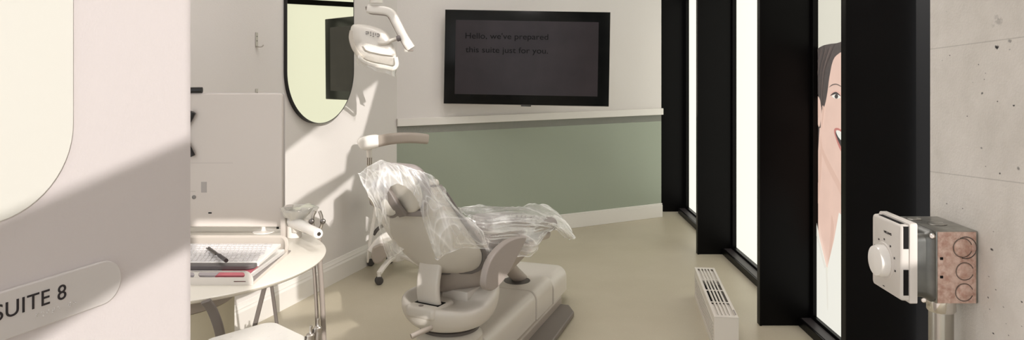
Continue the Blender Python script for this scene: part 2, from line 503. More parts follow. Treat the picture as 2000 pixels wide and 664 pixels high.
hole(mwp([(692, 342), (684, 378), (637, 450), (600, 500), (579, 545), (579, 590), (500, 632), (430, 668), (430, 560), (560, 470), (600, 418)]))
hole(flp([(446, 662), (579, 588), (615, 581), (638, 575), (665, 566), (720, 566), (790, 568), (780, 580), (700, 602), (615, 613), (510, 628)]))
hole(flp([(440, 700), (505, 650), (560, 645), (620, 638), (700, 622), (740, 612), (700, 640), (650, 664), (600, 720), (470, 740)]))
hole(flp([(663, 553), (690, 558), (722, 555), (735, 560), (700, 563), (672, 562)]))
hole(flp([(379, 500), (508, 500), (545, 512), (484, 571), (500, 566), (560, 545), (640, 500), (615, 470), (560, 447), (480, 440), (379, 440)], .765))
hole(flp([(440, 668), (523, 630), (640, 660), (660, 760), (440, 760)], .68))
hole(dpp([(702, 84), (768, 92), (774, 128), (730, 122), (702, 106)], 4.2))
hole(dpp([(772, 30), (784, 40), (806, 96), (796, 97), (768, 42)], 4.25))
hole(dpp([(752, 62), (766, 80), (755, 80), (740, 70)], 4.22))
hole(dpp([(707, 262), (742, 262), (742, 288), (709, 291)], 5.0))
hole(dpp([(702, 344), (722, 322), (760, 316), (752, 350), (748, 400), (742, 440), (730, 400)], 2.95))
hole(dpp([(728, 402), (742, 402), (732, 450), (785, 458), (780, 500), (712, 520)], 5.1))
def rowints(poly, z):
    xs = []
    n = len(poly)
    for i in range(n):
        (y0, z0), (y1, z1) = poly[i], poly[(i + 1) % n]
        if (z0 <= z) != (z1 <= z): xs.append(y0 + (y1 - y0) * (z - z0) / (z1 - z0))
    xs.sort()
    return [(xs[i], xs[i + 1]) for i in range(0, len(xs) - 1, 2)]
def pierced(Y0, Y1, holes, f, name):
  bm = B(); dz = .006; z = 0.0
  while z < CEIL:
      iv = sorted(q for h in holes for q in rowints(h, z + dz / 2))
      cur = Y0
      segs = []
      for a, b in iv:
          if a > cur: segs.append((cur, min(a, Y1)))
          cur = max(cur, b)
      if cur < Y1: segs.append((cur, Y1))
      for a, b in segs:
          if b - a < 1e-4: continue
          vs = [bm.verts.new(f(y, zz)) for y, zz in ((a, z), (b, z), (b, z + dz), (a, z + dz))]
          bm.faces.new(vs)
      z += dz
  bmesh.ops.remove_doubles(bm, verts=bm.verts, dist=1e-5)
  struct(name, bm, wallm, smooth=False)
pierced(SY, 3.0, holes, lambda a, b: (SX, a, b), 'sun_mask_side')  # added blockers out of view; their cut-outs draw the sun patches
pierced(.85, SX, holes_r, lambda a, b: (a, SY, b), 'sun_mask_rear')

# ------------------------------------------------------------------ concrete wall end with box
def concrete():
    m = bpy.data.materials.new('cast_concrete'); m.use_nodes = True
    nt = m.node_tree; L = nt.links; b = nt.nodes['Principled BSDF']; b.inputs['Roughness'].default_value = .8
    g = nt.nodes.new('ShaderNodeNewGeometry'); sep = nt.nodes.new('ShaderNodeSeparateXYZ'); L.new(g.outputs['Position'], sep.inputs[0])
    n = nt.nodes.new('ShaderNodeTexNoise'); n.inputs['Scale'].default_value = 11; n.inputs['Detail'].default_value = 9; n.inputs['Roughness'].default_value = .65
    L.new(g.outputs['Position'], n.inputs['Vector'])
    r = nt.nodes.new('ShaderNodeValToRGB')
    r.color_ramp.elements[0].position = .3; r.color_ramp.elements[0].color = lin((206, 201, 193))
    r.color_ramp.elements[1].position = .62; r.color_ramp.elements[1].color = lin((222, 217, 210))
    L.new(n.outputs['Fac'], r.inputs[0]); prev = r.outputs[0]
    def math_(op, *a):
        q = nt.nodes.new('ShaderNodeMath'); q.operation = op
        for i, v in enumerate(a):
            if isinstance(v, (int, float)): q.inputs[i].default_value = v
            else: L.new(v, q.inputs[i])
        return q.outputs[0]
    nn = nt.nodes.new('ShaderNodeTexNoise'); nn.inputs['Scale'].default_value = 260; nn.inputs['Detail'].default_value = 3
    L.new(g.outputs['Position'], nn.inputs['Vector'])
    wob = math_('MULTIPLY_ADD', nn.outputs['Fac'], 1.6, -.35)
    # pits: (px, py, radius px, darkness)
    pits = [(1947, 92, 5, 1), (1972, 80, 5, .55), (1972, 97, 2.5, .5), (1911, 126, 2, .9), (1925, 143, 1.5, .7), (1900, 161, 1.5, .8), (1922, 155, 1.4, .7), (1918, 182, 3.2, .8),
            (1840, 118, 1.4, .8), (1855, 108, 1.6, .9), (1948, 198, 2, .9), (1980, 206, 2.6, 1), (1889, 227, 1.5, .8), (1917, 289, 2.6, .6), (1925, 325, 1.6, .8),
            (1953, 339, 2.6, 1), (1989, 329, 4, .6), (1849, 398, 2.4, .8), (1880, 407, 1.6, .7), (1937, 487, 3.5, 1), (1940, 452, 1.4, .6), (1931, 540, 2, .7), (1945, 566, 2, .7),
            (1930, 581, 2, .8), (1996, 590, 2.6, 1), (1933, 604, 2, .7), (1940, 651, 2.4, 1), (1970, 655, 1.6, .7), (1995, 637, 1.6, .6), (1848, 22, 1.3, .6), (1965, 632, 1.3, .6),
            (1951, 42, 9, .28), (1946, 34, 7, .2), (1940, 50, 5, .16), (1960, 600, 2, .5)]
    for px, py, rp, dk in pits:
        d = .665 * F / (px - 1000); h = 1.5 - (py - 112) / F * d; rr = rp * d / F
        # seen obliquely: a pit of radius rp px spans more along the wall than it shows
        ay = math_('MULTIPLY', math_('SUBTRACT', sep.outputs['Y'], d), .62)
        az = math_('SUBTRACT', sep.outputs['Z'], h)
        q = math_('SQRT', math_('ADD', math_('MULTIPLY', ay, ay), math_('MULTIPLY', az, az)))
        k = math_('DIVIDE', q, rr)
        k = math_('ADD', k, wob)
        mr = nt.nodes.new('ShaderNodeMapRange'); mr.inputs[1].default_value = .8; mr.inputs[2].default_value = 1.35; mr.inputs[3].default_value = dk; mr.inputs[4].default_value = 0
        L.new(k, mr.inputs[0])
        mx = nt.nodes.new('ShaderNodeMixRGB'); mx.inputs[2].default_value = lin((40, 38, 38)); L.new(mr.outputs[0], mx.inputs[0]); L.new(prev, mx.inputs[1]); prev = mx.outputs[0]
    # formwork seams
    for (x0, y0, x1, y1) in ((1817, 96, 2000, 72), (1817, 335, 2000, 358)):
        d0 = .665 * F / (x0 - 1000); h0 = 1.5 - (y0 - 112) / F * d0; d1 = .665 * F / (x1 - 1000); h1 = 1.5 - (y1 - 112) / F * d1
        s = (h1 - h0) / (d1 - d0)
        k = math_('ABSOLUTE', math_('SUBTRACT', math_('SUBTRACT', sep.outputs['Z'], h0), math_('MULTIPLY', math_('SUBTRACT', sep.outputs['Y'], d0), s)))
        mr = nt.nodes.new('ShaderNodeMapRange'); mr.inputs[1].default_value = .0003; mr.inputs[2].default_value = .0011; mr.inputs[3].default_value = .35; mr.inputs[4].default_value = 0
        L.new(k, mr.inputs[0])
        mx = nt.nodes.new('ShaderNodeMixRGB'); mx.inputs[2].default_value = lin((128, 122, 116)); L.new(mr.outputs[0], mx.inputs[0]); L.new(prev, mx.inputs[1]); prev = mx.outputs[0]
    L.new(prev, b.inputs['Base Color'])
    bp = nt.nodes.new('ShaderNodeBump'); bp.inputs['Strength'].default_value = .25; bp.inputs['Distance'].default_value = .003
    L.new(nn.outputs['Fac'], bp.inputs['Height']); L.new(bp.outputs[0], b.inputs['Normal'])
    return m
bm = B(); box(bm, (.665, .90, 0), (.86, 1.176, 2.0))
struct('wall_concrete', bm, concrete(), smooth=False)

# steel junction box, thermostat, conduit
galv = mat('galvanised_steel', (168, 167, 160), .36, metal=.85, vary=.45, vscale=30, bump=.2, bscale=60)
pinkg = mat('rust_tinted_steel', (214, 186, 172), .5, metal=.25, vary=.2, vscale=130, rgb2=(184, 146, 130), bump=.5, bscale=160)
yn, yf = 1.053, 1.155     # near and far side of the box
z1 = 1.5 - (452 - 112) / F * yn; z0 = 1.5 - (594 - 112) / F * yn
xf = (1829 - 1000) / F * yn
jb = thing('junction_box', (.635, (yn + yf) / 2, z0), 0, 'square galvanised steel junction box with reddish side and round knockouts on the concrete wall', 'electrical box')
bm = B(); box(bm, (xf, yn + .0012, z0), (.6648, yf, z1), bev=.0018)
obj('box_body', bm, galv, jb)
bm = B(); box(bm, (xf + .002, yn, z0 + .001), (.661, yn + .0015, z1 - .001), bev=.0004)
obj('side_plate', bm, pinkg, jb)['label'] = 'reddish side plate'
def knock(cx, cz, r, frame, par):
    bm = B()
    pts = [frame(cx + r * math.cos(a), cz + r * math.sin(a)) for a in [math.radians(20 + 320 * k / 28) for k in range(29)]]
    tube(bm, pts, .0005, 6, False, up=Vector((0.01, 1, 0.02)))
    obj('knockout_ring', bm, metald, par)
    bm = B()
    c = frame(cx, cz); a = frame(cx + 1, cz) - frame(cx, cz); b_ = frame(cx, cz + 1) - frame(cx, cz); nrm = a.cross(b_).normalized()
    lathe(bm, [(0, .0008), (r * .82, .0008), (r * .9, .0002)], aim(c, nrm), 28)
    obj('knockout_disc', bm, pinkg if par is jb and abs(nrm.y) > .5 else galv, par)
fside = lambda x, zz: Vector((x, yn - .0004, zz))
for px, py, r in ((1880, 484, .0135), (1884, 530, .0125), (1883, 571, .0125)):
    p = W(px, py, yn); knock(p.x, p.z, r, fside, jb)
p = W(1886, 484, yn); bm = B()
tube(bm, [fside(p.x + .0155 * math.cos(a), p.z + .0155 * math.sin(a)) for a in [math.radians(-110 + 230 * k / 28) for k in range(29)]], .0007, 6, False, up=Vector((0.01, 1, 0.02)))
obj('knockout_ring', bm, metald, jb)
ftop = lambda x, yy: Vector((x, yy, z1 + .0003))
knock(.632, 1.10, .013, ftop, jb)
knock(.617, 1.135, .011, ftop, jb)
for px, py in ((1839, 505), (1839, 541)):
    p = W(px, py, yn); bm = B(); box(bm, (p.x - .0022, yn - .0007, p.z - .002), (p.x + .0022, yn + .001, p.z + .002), bev=.0006); obj('screw_hole', bm, slotd, jb)
# raised cover between box and thermostat
xa = .5765
bm = B()
rings = []
cy, cz = (yn + yf) / 2, (z0 + z1) / 2
for x, s in ((xf, 1.0), (xf - .003, 1.0), (xf - .006, .94), (xf - .012, .9), (xa + .004, .88), (xa, .84)):
    w = (yf - yn) * s; h = (z1 - z0) * s
    rings.append([Vector((x, cy + a, cz + b_)) for a, b_ in rrect(w, h, .012 * s)])
loft(bm, rings); obj('raised_cover', bm, mat('dull_steel', (118, 118, 114), .4, metal=.8, vary=.3, vscale=25), jb)
for px, py in ((1823, 462), (1807, 587)):
    p = W(px, py, yn - .002); bm = B(); lathe(bm, [(.004, 0), (.004, .001), (.0028, .0025), (0, .0028)], aim(p + Vector((0, .003, 0)), (-.6, -.8, 0)), 16); obj('screw', bm, chrome, jb)
# thermostat
tx1 = .5745; tx0 = .5525
ty0, ty1 = 1.048, 1.137
tz1 = 1.5 - (437 - 112) / F * ty0; tz0 = 1.5 - (594 - 112) / F * ty0
th = thing('thermostat', (.565, (ty0 + ty1) / 2, tz0), 0, 'white plastic room thermostat with a round dial fixed on the steel junction box', 'thermostat')
tw = mat('thermostat_plastic', (213, 207, 200), .42)
bm = B()
rings = []
cy, cz = (ty0 + ty1) / 2, (tz0 + tz1) / 2; hw, hh = (ty1 - ty0), (tz1 - tz0)
for x, s in ((tx1, 1.0), (tx1 - .009, 1.0), (tx1 - .0105, .985)):
    rings.append([Vector((x, cy + a, cz + b_)) for a, b_ in rrect(hw * s, hh * s, .003)])
loft(bm, rings); obj('rear_housing', bm, tw, th, angle=30)
bm = B(); rings = []
for x, s in ((tx1 - .0105, .95), (tx0 + .003, .94), (tx0 + .001, .92), (tx0, .89)):
    rings.append([Vector((x, cy + .0 + a, cz + b_)) for a, b_ in rrect(hw * s, hh * s, .004)])
loft(bm, rings); front = obj('front_cover', bm, tw, th, angle=30)
# vents: long dark slots on the side and top of the front cover
for a, b_ in ((.18, .46), (-.40, -.08)):
    bm = B(); box(bm, (tx0 + .0035, cy - hw * .4765, cz + hh * a), (tx0 + .0108, cy - hw * .462, cz + hh * b_)); obj('vent_slot', bm, slotd, th, smooth=False)
bm = B()
box(bm, (tx0 + .004, cy - hw * .36, cz + hh * .466), (tx0 + .0105, cy + hw * .34, cz + hh * .4765))
obj('vent_slot', bm, slotd, th, smooth=False)
dc = Vector((tx0, cy + .006, cz - .009))
bm = B(); lathe(bm, [(.0275, 0), (.0265, .0012), (0, .0013)], aim(dc, (-1, 0, 0)), 40); obj('dial_recess', bm, tw, th)
bm = B(); lathe(bm, [(.0235, .001), (.0235, .009), (.0215, .0135), (.012, .0148), (0, .015)], aim(dc, (-1, 0, 0)), 40); obj('dial', bm, whiteg, th)
ft = lambda x, y, zz: Vector((tx0 - .0004 - zz, cy + .0445 * .9 - .012 - x, cz + .033 + y))
obj('lettering', text_bm('WILLIAMS', .0050, lambda x, y, zz: Vector((tx0 - .0003 - zz, cy + .006 - x, cz + .0330 + y)), .0002), inkm, th, smooth=False)
for tx, a in (('5', 150), ('10', 118), ('15', 88), ('20', 55), ('25', 22), ('30', -10)):
    yy = dc.y - .0325 * math.cos(math.radians(a)); zz_ = dc.z + .0325 * math.sin(math.radians(a))
    obj('dial_number', text_bm(tx, .0042, lambda x, y, zz: Vector((tx0 - .0003 - zz, yy - x, zz_ - .002 + y)), .0002, align='CENTER'), inkm, th, smooth=False)
bm = B(); box(bm, (tx0 - .0003, cy + .004, cz - hh * .415), (tx0 + .001, cy + .009, cz - hh * .405)); obj('indicator_slot', bm, slotd, th)
# conduit
cx_ = (1838 - 1000) / F * 1.085
cd = thing('conduit', (cx_, 1.085, 0), 0, 'vertical steel conduit running down from the junction box on the concrete', 'conduit')
bm = B(); lathe(bm, [(.0165, 0), (.0165, z0 - .001)], Matrix.Translation((cx_, 1.085, 0)), 28); obj('pipe', bm, mat('conduit_steel', (186, 182, 172), .25, metal=.9, vary=.2, vscale=6, bump=.1, bscale=10), cd)
bm = B(); lathe(bm, [(.018, z0 - .02), (.0195, z0 - .018), (.0195, z0 - .004), (.021, z0 - .0035), (.021, z0 - .0005)], Matrix.Translation((cx_, 1.085, 0)), 28); obj('collar', bm, chrome, cd)

# ------------------------------------------------------------------ suite sign and rounded panel on the near wall
sg = thing('door_sign', NW(-.05, 1.168), 0, 'pill-shaped white room sign reading SUITE 8 with raised dots', 'sign')
def stadium(t0, t1, h0, h1, r0, n=14, corners=(1, 1, 1, 1)):
    pts = []
    for (cx, cy, a0), on in zip(((t1 - r0, h1 - r0, 0), (t0 + r0, h1 - r0, 90), (t0 + r0, h0 + r0, 180), (t1 - r0, h0 + r0, 270)), corners):
        for k in range(n + 1):
            a = math.radians(a0 + 90 * k / n); pts.append((cx + r0 * math.cos(a), cy + r0 * math.sin(a)))
    return pts
bm = B(); prism(bm, stadium(-.24, .064, 1.1685, 1.2265, .0289), .006, lambda x, y, zz: NW(x, y, zz))
obj('sign_plate', bm, mat('sign_plastic', (216, 211, 208), .45), sg, bevel=.0015)
tb = text_bm('SUITE 8', .0268, lambda x, y, zz: NW(-.1125 + x, 1.1945 + y, .0062 + zz), .0006, spacing=1.06)
obj('lettering', tb, inkm, sg, smooth=False)
bm = B()
rows = {'s': [(0, 2), (1, 1), (0, 1)]}
x = -.060
for ch in ([(0, 1), (1, 0), (0, 0)], [(0, 0), (1, 0), (1, 2)], [(1, 0), (0, 1)], [(0, 1), (1, 0), (1, 1), (0, 2)], [(0, 0), (1, 1)], None, [(1, 0), (0, 1), (1, 1), (1, 2)], [(0, 0), (0, 1), (1, 1)]):
    if ch:
        for a, b_ in ch:
            lathe(bm, [(.0011, 0), (.0009, .0006), (.0005, .0009), (0, .001)], aim(NW(x + a * .0023, 1.1865 - b_ * .0023, .006), NN), 10)
    x += .0073
obj('braille_dots', bm, MATS['sign_plastic'], sg)
bm = B(); pts = []
r0 = .108
for k in range(15):
    a = math.radians(-90 + 90 * k / 14); pts.append((-.0075 - r0 + r0 * math.cos(a), 1.4155 + r0 * math.sin(a)))
pts += [(-.0075, 2.1), (-.62, 2.1), (-.62, 1.4155 - r0)]
prism(bm, pts, .004, lambda x, y, zz: NW(x, y, zz))
tag(obj('wall_panel', bm, mat('frosted_panel', (226, 225, 217), .4), None, bevel=.0012), 'large pale rounded panel fixed on the near wall above the SUITE 8 sign', 'panel')

# ------------------------------------------------------------------ mirror and hooks on the left wall
YM = math.radians(4.2)
def MR(t, h, off=0):
    return MW(ta + (t - ta) * math.cos(YM), h, off + (t - ta) * math.sin(YM) * (1 if off > .0015 else 0))
mr_ = thing('wall_mirror', MW(-.515, 1.08), 0, 'tall pill-shaped mirror with thin black frame on the left wall', 'mirror')
ta = plane_px(554, 150, MP, MD)[0]; tb_ = plane_px(673.5, 150, MP, MD)[0]
rm = (tb_ - ta) / 2
hb = plane_px(614, 241, MP, MD)[1]
st = stadium(ta, tb_, hb, 2.55, rm - 1e-4, 20)
inn = stadium(ta + .003, tb_ - .003, hb + .003, 2.547, rm - .0031, 20)
bm = B()
A = [bm.verts.new(MR(x, y, .001)) for x, y in st]; Bv = [bm.verts.new(MR(x, y, .024)) for x, y in st]; Cv = [bm.verts.new(MR(x, y, .024)) for x, y in inn]; Dv = [bm.verts.new(MR(x, y, .021)) for x, y in inn]
n = len(st)
for i in range(n):
    j = (i + 1) % n
    bm.faces.new((A[i], A[j], Bv[j], Bv[i])); bm.faces.new((Bv[i], Bv[j], Cv[j], Cv[i])); bm.faces.new((Cv[i], Cv[j], Dv[j], Dv[i]))
bm.faces.new(A)
obj('frame', bm, blackp, mr_, angle=30)
mm = mat('mirror_silver', (226, 227, 209), .0, metal=1)
mm.node_tree.nodes['Principled BSDF'].inputs['Roughness'].default_value = .0
bm = B(); bm.faces.new([bm.verts.new(MR(x, y, .0222)) for x, y in inn]); obj('mirror_glass', bm, mm, mr_, smooth=False, )
def hook(px, py, label):
    t, h = plane_px(px, py, MP, MD)
    hk = thing('coat_hook', MW(t, h), 0, label, 'hook', 'wall hooks on the left wall')
    bm = B(); vs = slab(MW, t - .010, t + .010, h - .042, h + .042, .0005, .005); bm.free(); obj('back_plate', vs, metal, hk, bevel=.0015)
    bm = B(); pts = [MW(t, h - .036, .004), MW(t, h - .04, .02), MW(t + .004, h - .038, .036), MW(t + .008, h - .028, .044)]
    sweep(bm, catmull(pts, 6), rrect(.016, .005, .002)); obj('prong', bm, metal, hk)
    bm = B()
    for dz_ in (.02, -.005): lathe(bm, [(.0035, .0), (.0035, .0015), (0, .002)], aim(MW(t, h + dz_, .005), MN), 12)
    obj('screw', bm, metald, hk)
hook(500.5, 78, 'small brushed metal hook alone on the left wall, upper of the two')
hook(500.5, 188, 'small brushed metal hook just showing above the top edge of the big monitor')

# ------------------------------------------------------------------ television
TD = 5.86
c = W(1029, 113.2, TD)
tv = thing('television', (c.x, c.y, c.z - .37), 0, 'wall-mounted black television with faint welcome text on its dark screen', 'television')
Rt = Matrix.Translation(c) @ Matrix.Rotation(math.radians(1.0), 4, 'Y') @ Matrix.Rotation(math.radians(-.6), 4, 'Z')
wv, hv = 324 / F * TD, 185.5 / F * TD
bm = B(); box(bm, (-wv / 2, .004, -hv / 2), (wv / 2, .035, hv / 2), Rt, bev=.003); 
obj('casing', bm, mat('tv_edge', (196, 190, 184), .35), tv)
bm = B(); box(bm, (-wv / 2 + .004, 0, -hv / 2 + .004), (wv / 2 - .003, .006, hv / 2 - .004), Rt, bev=.001)
scrm = mat('tv_glass', (5, 6, 7), .2, spec=.25, vary=.5, vscale=10, rgb2=(14, 15, 15)); obj('bezel', bm, scrm, tv)
bm = B(); f0 = lambda u_: (u_ - 1029) / F * TD
f1 = lambda v_: -(v_ - 113.2) / F * TD
box(bm, (f0(889), -.0012, f1(186)), (f0(1168), .001, f1(41)), Rt)
dsp = mat('tv_display', (56, 50, 53), .24, spec=.2, vary=.2, vscale=3); obj('display', bm, dsp, tv, smooth=False)
tvt = mat('tv_text', (10, 8, 9), .5, spec=.1)
for s, px0, px1, py in (("Hello, we've prepared", 907, 1070, 77), ('this suite just for you.', 909, 1070, 104)):
    bmt = text_bm(s, .062, lambda x, y, zz: Vector((x, zz, y)), .0003)
    mx_ = max(v.co.x for v in bmt.verts); k = (px1 - px0) / F * TD / mx_
    for v in bmt.verts: v.co = Rt @ Vector((f0(px0) + v.co.x * k, -.0018 + v.co.y, f1(py) + v.co.z * 1.05))
    obj('screen_text', bmt, tvt, tv, smooth=False)
bm = B(); box(bm, (-.04, .002, -hv / 2 - .008), (.04, .02, -hv / 2 + .002), Rt, bev=.002); obj('sensor', bm, blackp, tv)
bm = B(); p0 = Rt @ Vector((0, .03, 0)); pb = BW((Vector((c.x, c.y + .4, 0)) - BK0).dot(BD), c.z, 0)
box(bm, (-.12, .034, -.12), (.12, .05, .12), Rt, bev=.004)
tube(bm, [p0 + Vector((0, .02, 0)), (p0 + pb) / 2 + Vector((.08, 0, 0)), pb], .02, 10, False)
box(bm, (-.1, -.02, -.1), (.1, 0, .1), aim(pb + BN * .006, BN) @ Matrix.Rotation(PI / 2, 4, 'X'))
obj('wall_bracket', bm, blackp, tv)

# ------------------------------------------------------------------ floor heater
hn, hf = 3.76, 4.65
q0 = W(1395, 619, hn); q0.z = 0
ax = Vector(((1356.5 - 1000) / F * hf - (1395 - 1000) / F * hn, hf - hn, 0)); HL = ax.length; ax.normalize(); rx = Vector((ax.y, -ax.x, 0))
HH = .18; HWd = .121
ht = thing('floor_heater', q0 + ax * HL / 2 + rx * HWd / 2, 0, 'low long white radiator cover with slatted top on the floor by the windows', 'heater')
HM = Matrix((rx, ax, (0, 0, 1))).transposed().to_4x4(); HM.translation = q0
bm = B()
box(bm, (0, 0, 0), (.006, HL, HH), HM); box(bm, (HWd - .006, 0, 0), (HWd, HL, HH), HM)
box(bm, (.006, 0, 0), (HWd - .006, .008, HH), HM); box(bm, (.006, HL - .008, 0), (HWd - .006, HL, HH), HM)
hm = mat('heater_enamel', (226, 220, 211), .35); obj('casing', bm, hm, ht, smooth=False)
bm = B()
box(bm, (.0, .0, HH - .001), (.014, HL, HH + .001), HM); box(bm, (HWd - .014, 0, HH - .001), (HWd, HL, HH + .001), HM)
box(bm, (.014, 0, HH - .001), (HWd - .014, .03, HH + .001), HM); box(bm, (.014, HL - .03, HH - .001), (HWd - .014, HL, HH + .001), HM)
for k in range(6):
    if k in (0, 5): continue
for k in range(1, 5):
    x = .014 + (HWd - .028) * k / 5; box(bm, (x - .0045, .03, HH - .008), (x + .0045, HL - .03, HH), HM)
for y in (.27, .5, .72): box(bm, (.014, HL * y - .006, HH - .004), (HWd - .014, HL * y + .006, HH - .001), HM)
obj('grille', bm, hm, ht, smooth=False)
bm = B(); box(bm, (.006, .008, HH - .03), (HWd - .006, HL * .27, HH - .012), HM); obj('cover_insert', bm, hm, ht, smooth=False); bm = B(); box(bm, (.006, HL * .72, HH - .03), (HWd - .006, HL - .008, HH - .012), HM); obj('cover_insert', bm, hm, ht, smooth=False)
bm = B(); box(bm, (.006, HL * .27, .06), (HWd - .006, HL * .72, HH - .055), HM); obj('inner_core', bm, slotd, ht, smooth=False)
bm = B()
for k in range(7):
    box(bm, (-.002, .05, .03 + k * .017), (.0005, HL - .05, .038 + k * .017), HM)
obj('side_louvre', bm, hm, ht, smooth=False)
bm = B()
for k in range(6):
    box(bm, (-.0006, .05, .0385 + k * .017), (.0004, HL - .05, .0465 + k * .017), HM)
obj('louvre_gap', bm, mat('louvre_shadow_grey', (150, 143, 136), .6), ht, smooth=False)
bm = B(); box(bm, (HWd - .012, .04, HH + .0008), (HWd - .004, .12, HH + .0013), HM); obj('maker_label', bm, greym, ht, smooth=False)

# ------------------------------------------------------------------ round desk with its column
TC = Vector((-1.215, 2.70, 0)); TR = .52; TH = .765
tb = thing('round_desk', TC, 0, 'round white desk with a cream column and grey legs by the near wall', 'desk')
bm = B(); lathe(bm, [(0, TH - .02), (TR - .035, TH - .02), (TR - .012, TH - .016), (TR - .002, TH - .007), (TR, TH - .003), (TR - .003, TH), (0, TH)], Matrix.Translation(TC), 128)
obj('desktop', bm, mat('desk_laminate', (232, 226, 214), .32), tb, angle=50)
bm = B(); lathe(bm, [(0, TH - .062), (.30, TH - .062), (.345, TH - .05), (.36, TH - .035), (.36, TH - .0205), (0, TH - .0205)], Matrix.Translation(TC), 64)
obj('underside_housing', bm, mat('housing_plastic', (212, 205, 192), .45), tb)
cc = Vector((-1.205, 2.60, 0))
bm = B(); lathe(bm, [(.25, 0), (.25, .02), (.225, .06), (.215, .3), (.215, TH - .115)], Matrix.Translation(cc), 64)
obj('column', bm, mat('column_cream', (214, 207, 184), .5), tb)
bm = B(); lathe(bm, [(.19, TH - .115), (.219, TH - .112), (.219, TH - .085), (.2, TH - .0622)], Matrix.Translation(cc), 64)
obj('column_collar', bm, taupe, tb)
# grey arched leg in front of the column
bm = B(); pts = [W(402, 588, 2.22), W(414, 605, 2.24), W(427, 640, 2.26), W(433, 680, 2.3), W(436, 760, 2.36), W(437, 900, 2.44), W(437, 990, 2.47)]
pts[-1].z = .0
sweep(bm, catmull(pts, 6), rrect(.03, .012, .004), up=Vector((0, 1, 0)), scales=None); obj('arched_leg', bm, mat('leg_grey', (112, 104, 98), .35), tb)
for a, b_ in (((522, 560), (470, 745)), ((528, 560), (556, 745))):
    p0 = W(a[0], a[1], 2.55); p0.z = TH - .0205; p1 = W(b_[0], b_[1], 2.55)
    dv = p1 - p0; p1 = p0 + dv * (p0.z / (p0.z - p1.z))
    bm = B(); sweep(bm, [p0, p1], rrect(.015 if a[0] < 525 else .011, .010, .003), up=Vector((0, 1, 0))); obj('leg', bm, MATS['leg_grey'], tb)

# tray / organiser on the desk
X1 = -.835; X0 = -1.38; YN = 2.385; YF = 2.80
tr_ = thing('desk_organiser', (-1.1, 2.6, TH), 0, 'white desktop organiser tray with slotted front lip and raised curved back', 'organiser')
om = mat('organiser_white', (228, 221, 212), .35)
bm = B(); box(bm, (X0, YN + .004, TH + .0006), (X1 - .002, YF - .002, TH + .005)); obj('tray_floor', bm, mat('organiser_floor', (150, 142, 138), .5), tr_, smooth=False)
# front lip with rounded right top corner and two slots (solid strips around the slots)
def lip_poly():
    pts = [(X0, TH), (X1, TH), (X1, TH + .014)]
    for k in range(9):
        a = math.radians(0 + 90 * k / 8); pts.append((X1 - .03 + .03 * math.cos(a), TH + .016 + .03 * math.sin(a)))
    pts.append((X0, TH + .046)); return pts
def with_holes(outer, holes_, f, thick):
    cu = bpy.data.curves.new('c', 'CURVE'); cu.dimensions = '2D'; cu.fill_mode = 'BOTH'; cu.extrude = thick / 2
    for P in [outer] + holes_:
        s = cu.splines.new('POLY'); s.points.add(len(P) - 1)
        for q, (x, y) in zip(s.points, P): q.co = (x, y, 0, 1)
        s.use_cyclic_u = True
    o = bpy.data.objects.new('c', cu); COL.objects.link(o)
    dg = bpy.context.evaluated_depsgraph_get(); dg.update()
    me = bpy.data.meshes.new_from_object(o.evaluated_get(dg)); bm = bmesh.new(); bm.from_mesh(me)
    bpy.data.objects.remove(o); bpy.data.curves.remove(cu); bpy.data.meshes.remove(me)
    for v in bm.verts: v.co = f(v.co.x, v.co.y, v.co.z)
    bmesh.ops.remove_doubles(bm, verts=bm.verts, dist=1e-6)
    return bm
def pxl(px, py, d): q = W(px, py, d); return (q.x, q.z)
s0 = pxl(387, 531, YN); s1 = pxl(478, 543, YN)
hx = [(x + (s0[0] + s1[0]) / 2, y + (s0[1] + s1[1]) / 2) for x, y in rrect(s1[0] - s0[0], .0165, .0082, 6)]
hx2 = [(x - (s1[0] - s0[0]) - .012, y) for x, y in hx]
t0_ = pxl(456, 550, YN); t1_ = pxl(480, 551, YN)
hx3 = [(x + (t0_[0] + t1_[0]) / 2, y + t0_[1]) for x, y in rrect(t1_[0] - t0_[0], .0028, .0013, 3)]
obj('front_lip', with_holes(lip_poly(), [hx, hx2, hx3], lambda x, y, zz: Vector((x, YN + .002 + zz, y)), .004), om, tr_, bevel=.0008)
# back wall, curving forward at the right end
bm = B()
path = [Vector((X0, YF, 0)), Vector((X1 - .06, YF, 0))]
for k in range(1, 9):
    a = math.radians(90 - 90 * k / 8); path.append(Vector((X1 - .045 + .045 * math.cos(a), YF - .045 + .045 * math.sin(a), 0)))
hts = [.062] * 2 + [.062, .061, .059, .055, .05, .042, .034, .022]
rings = []
for p, h in zip(path, hts):
    n_ = Vector((0, 1, 0)) if p.x < X1 - .05 else (p - Vector((X1 - .045, YF - .045, 0))).normalized()
    rings.append([p + Vector((0, 0, TH + .0006)), p + Vector((0, 0, TH + h)), p - n_ * .004 + Vector((0, 0, TH + h)), p - n_ * .012 + Vector((0, 0, TH + h - .006)), p - n_ * .012 + Vector((0, 0, TH + .0006))])
loft(bm, rings); obj('back_wall', bm, mat('organiser_back', (196, 187, 176), .4), tr_, angle=35)
bm = B(); prism(bm, [(YN + .004, TH + .0006), (YN + .004, TH + .009), (YF - .05, TH + .012), (YF - .05, TH + .0006)], .003, lambda x, y, zz: Vector((X1 - zz, x, y))); obj('side_rail', bm, om, tr_, smooth=False)

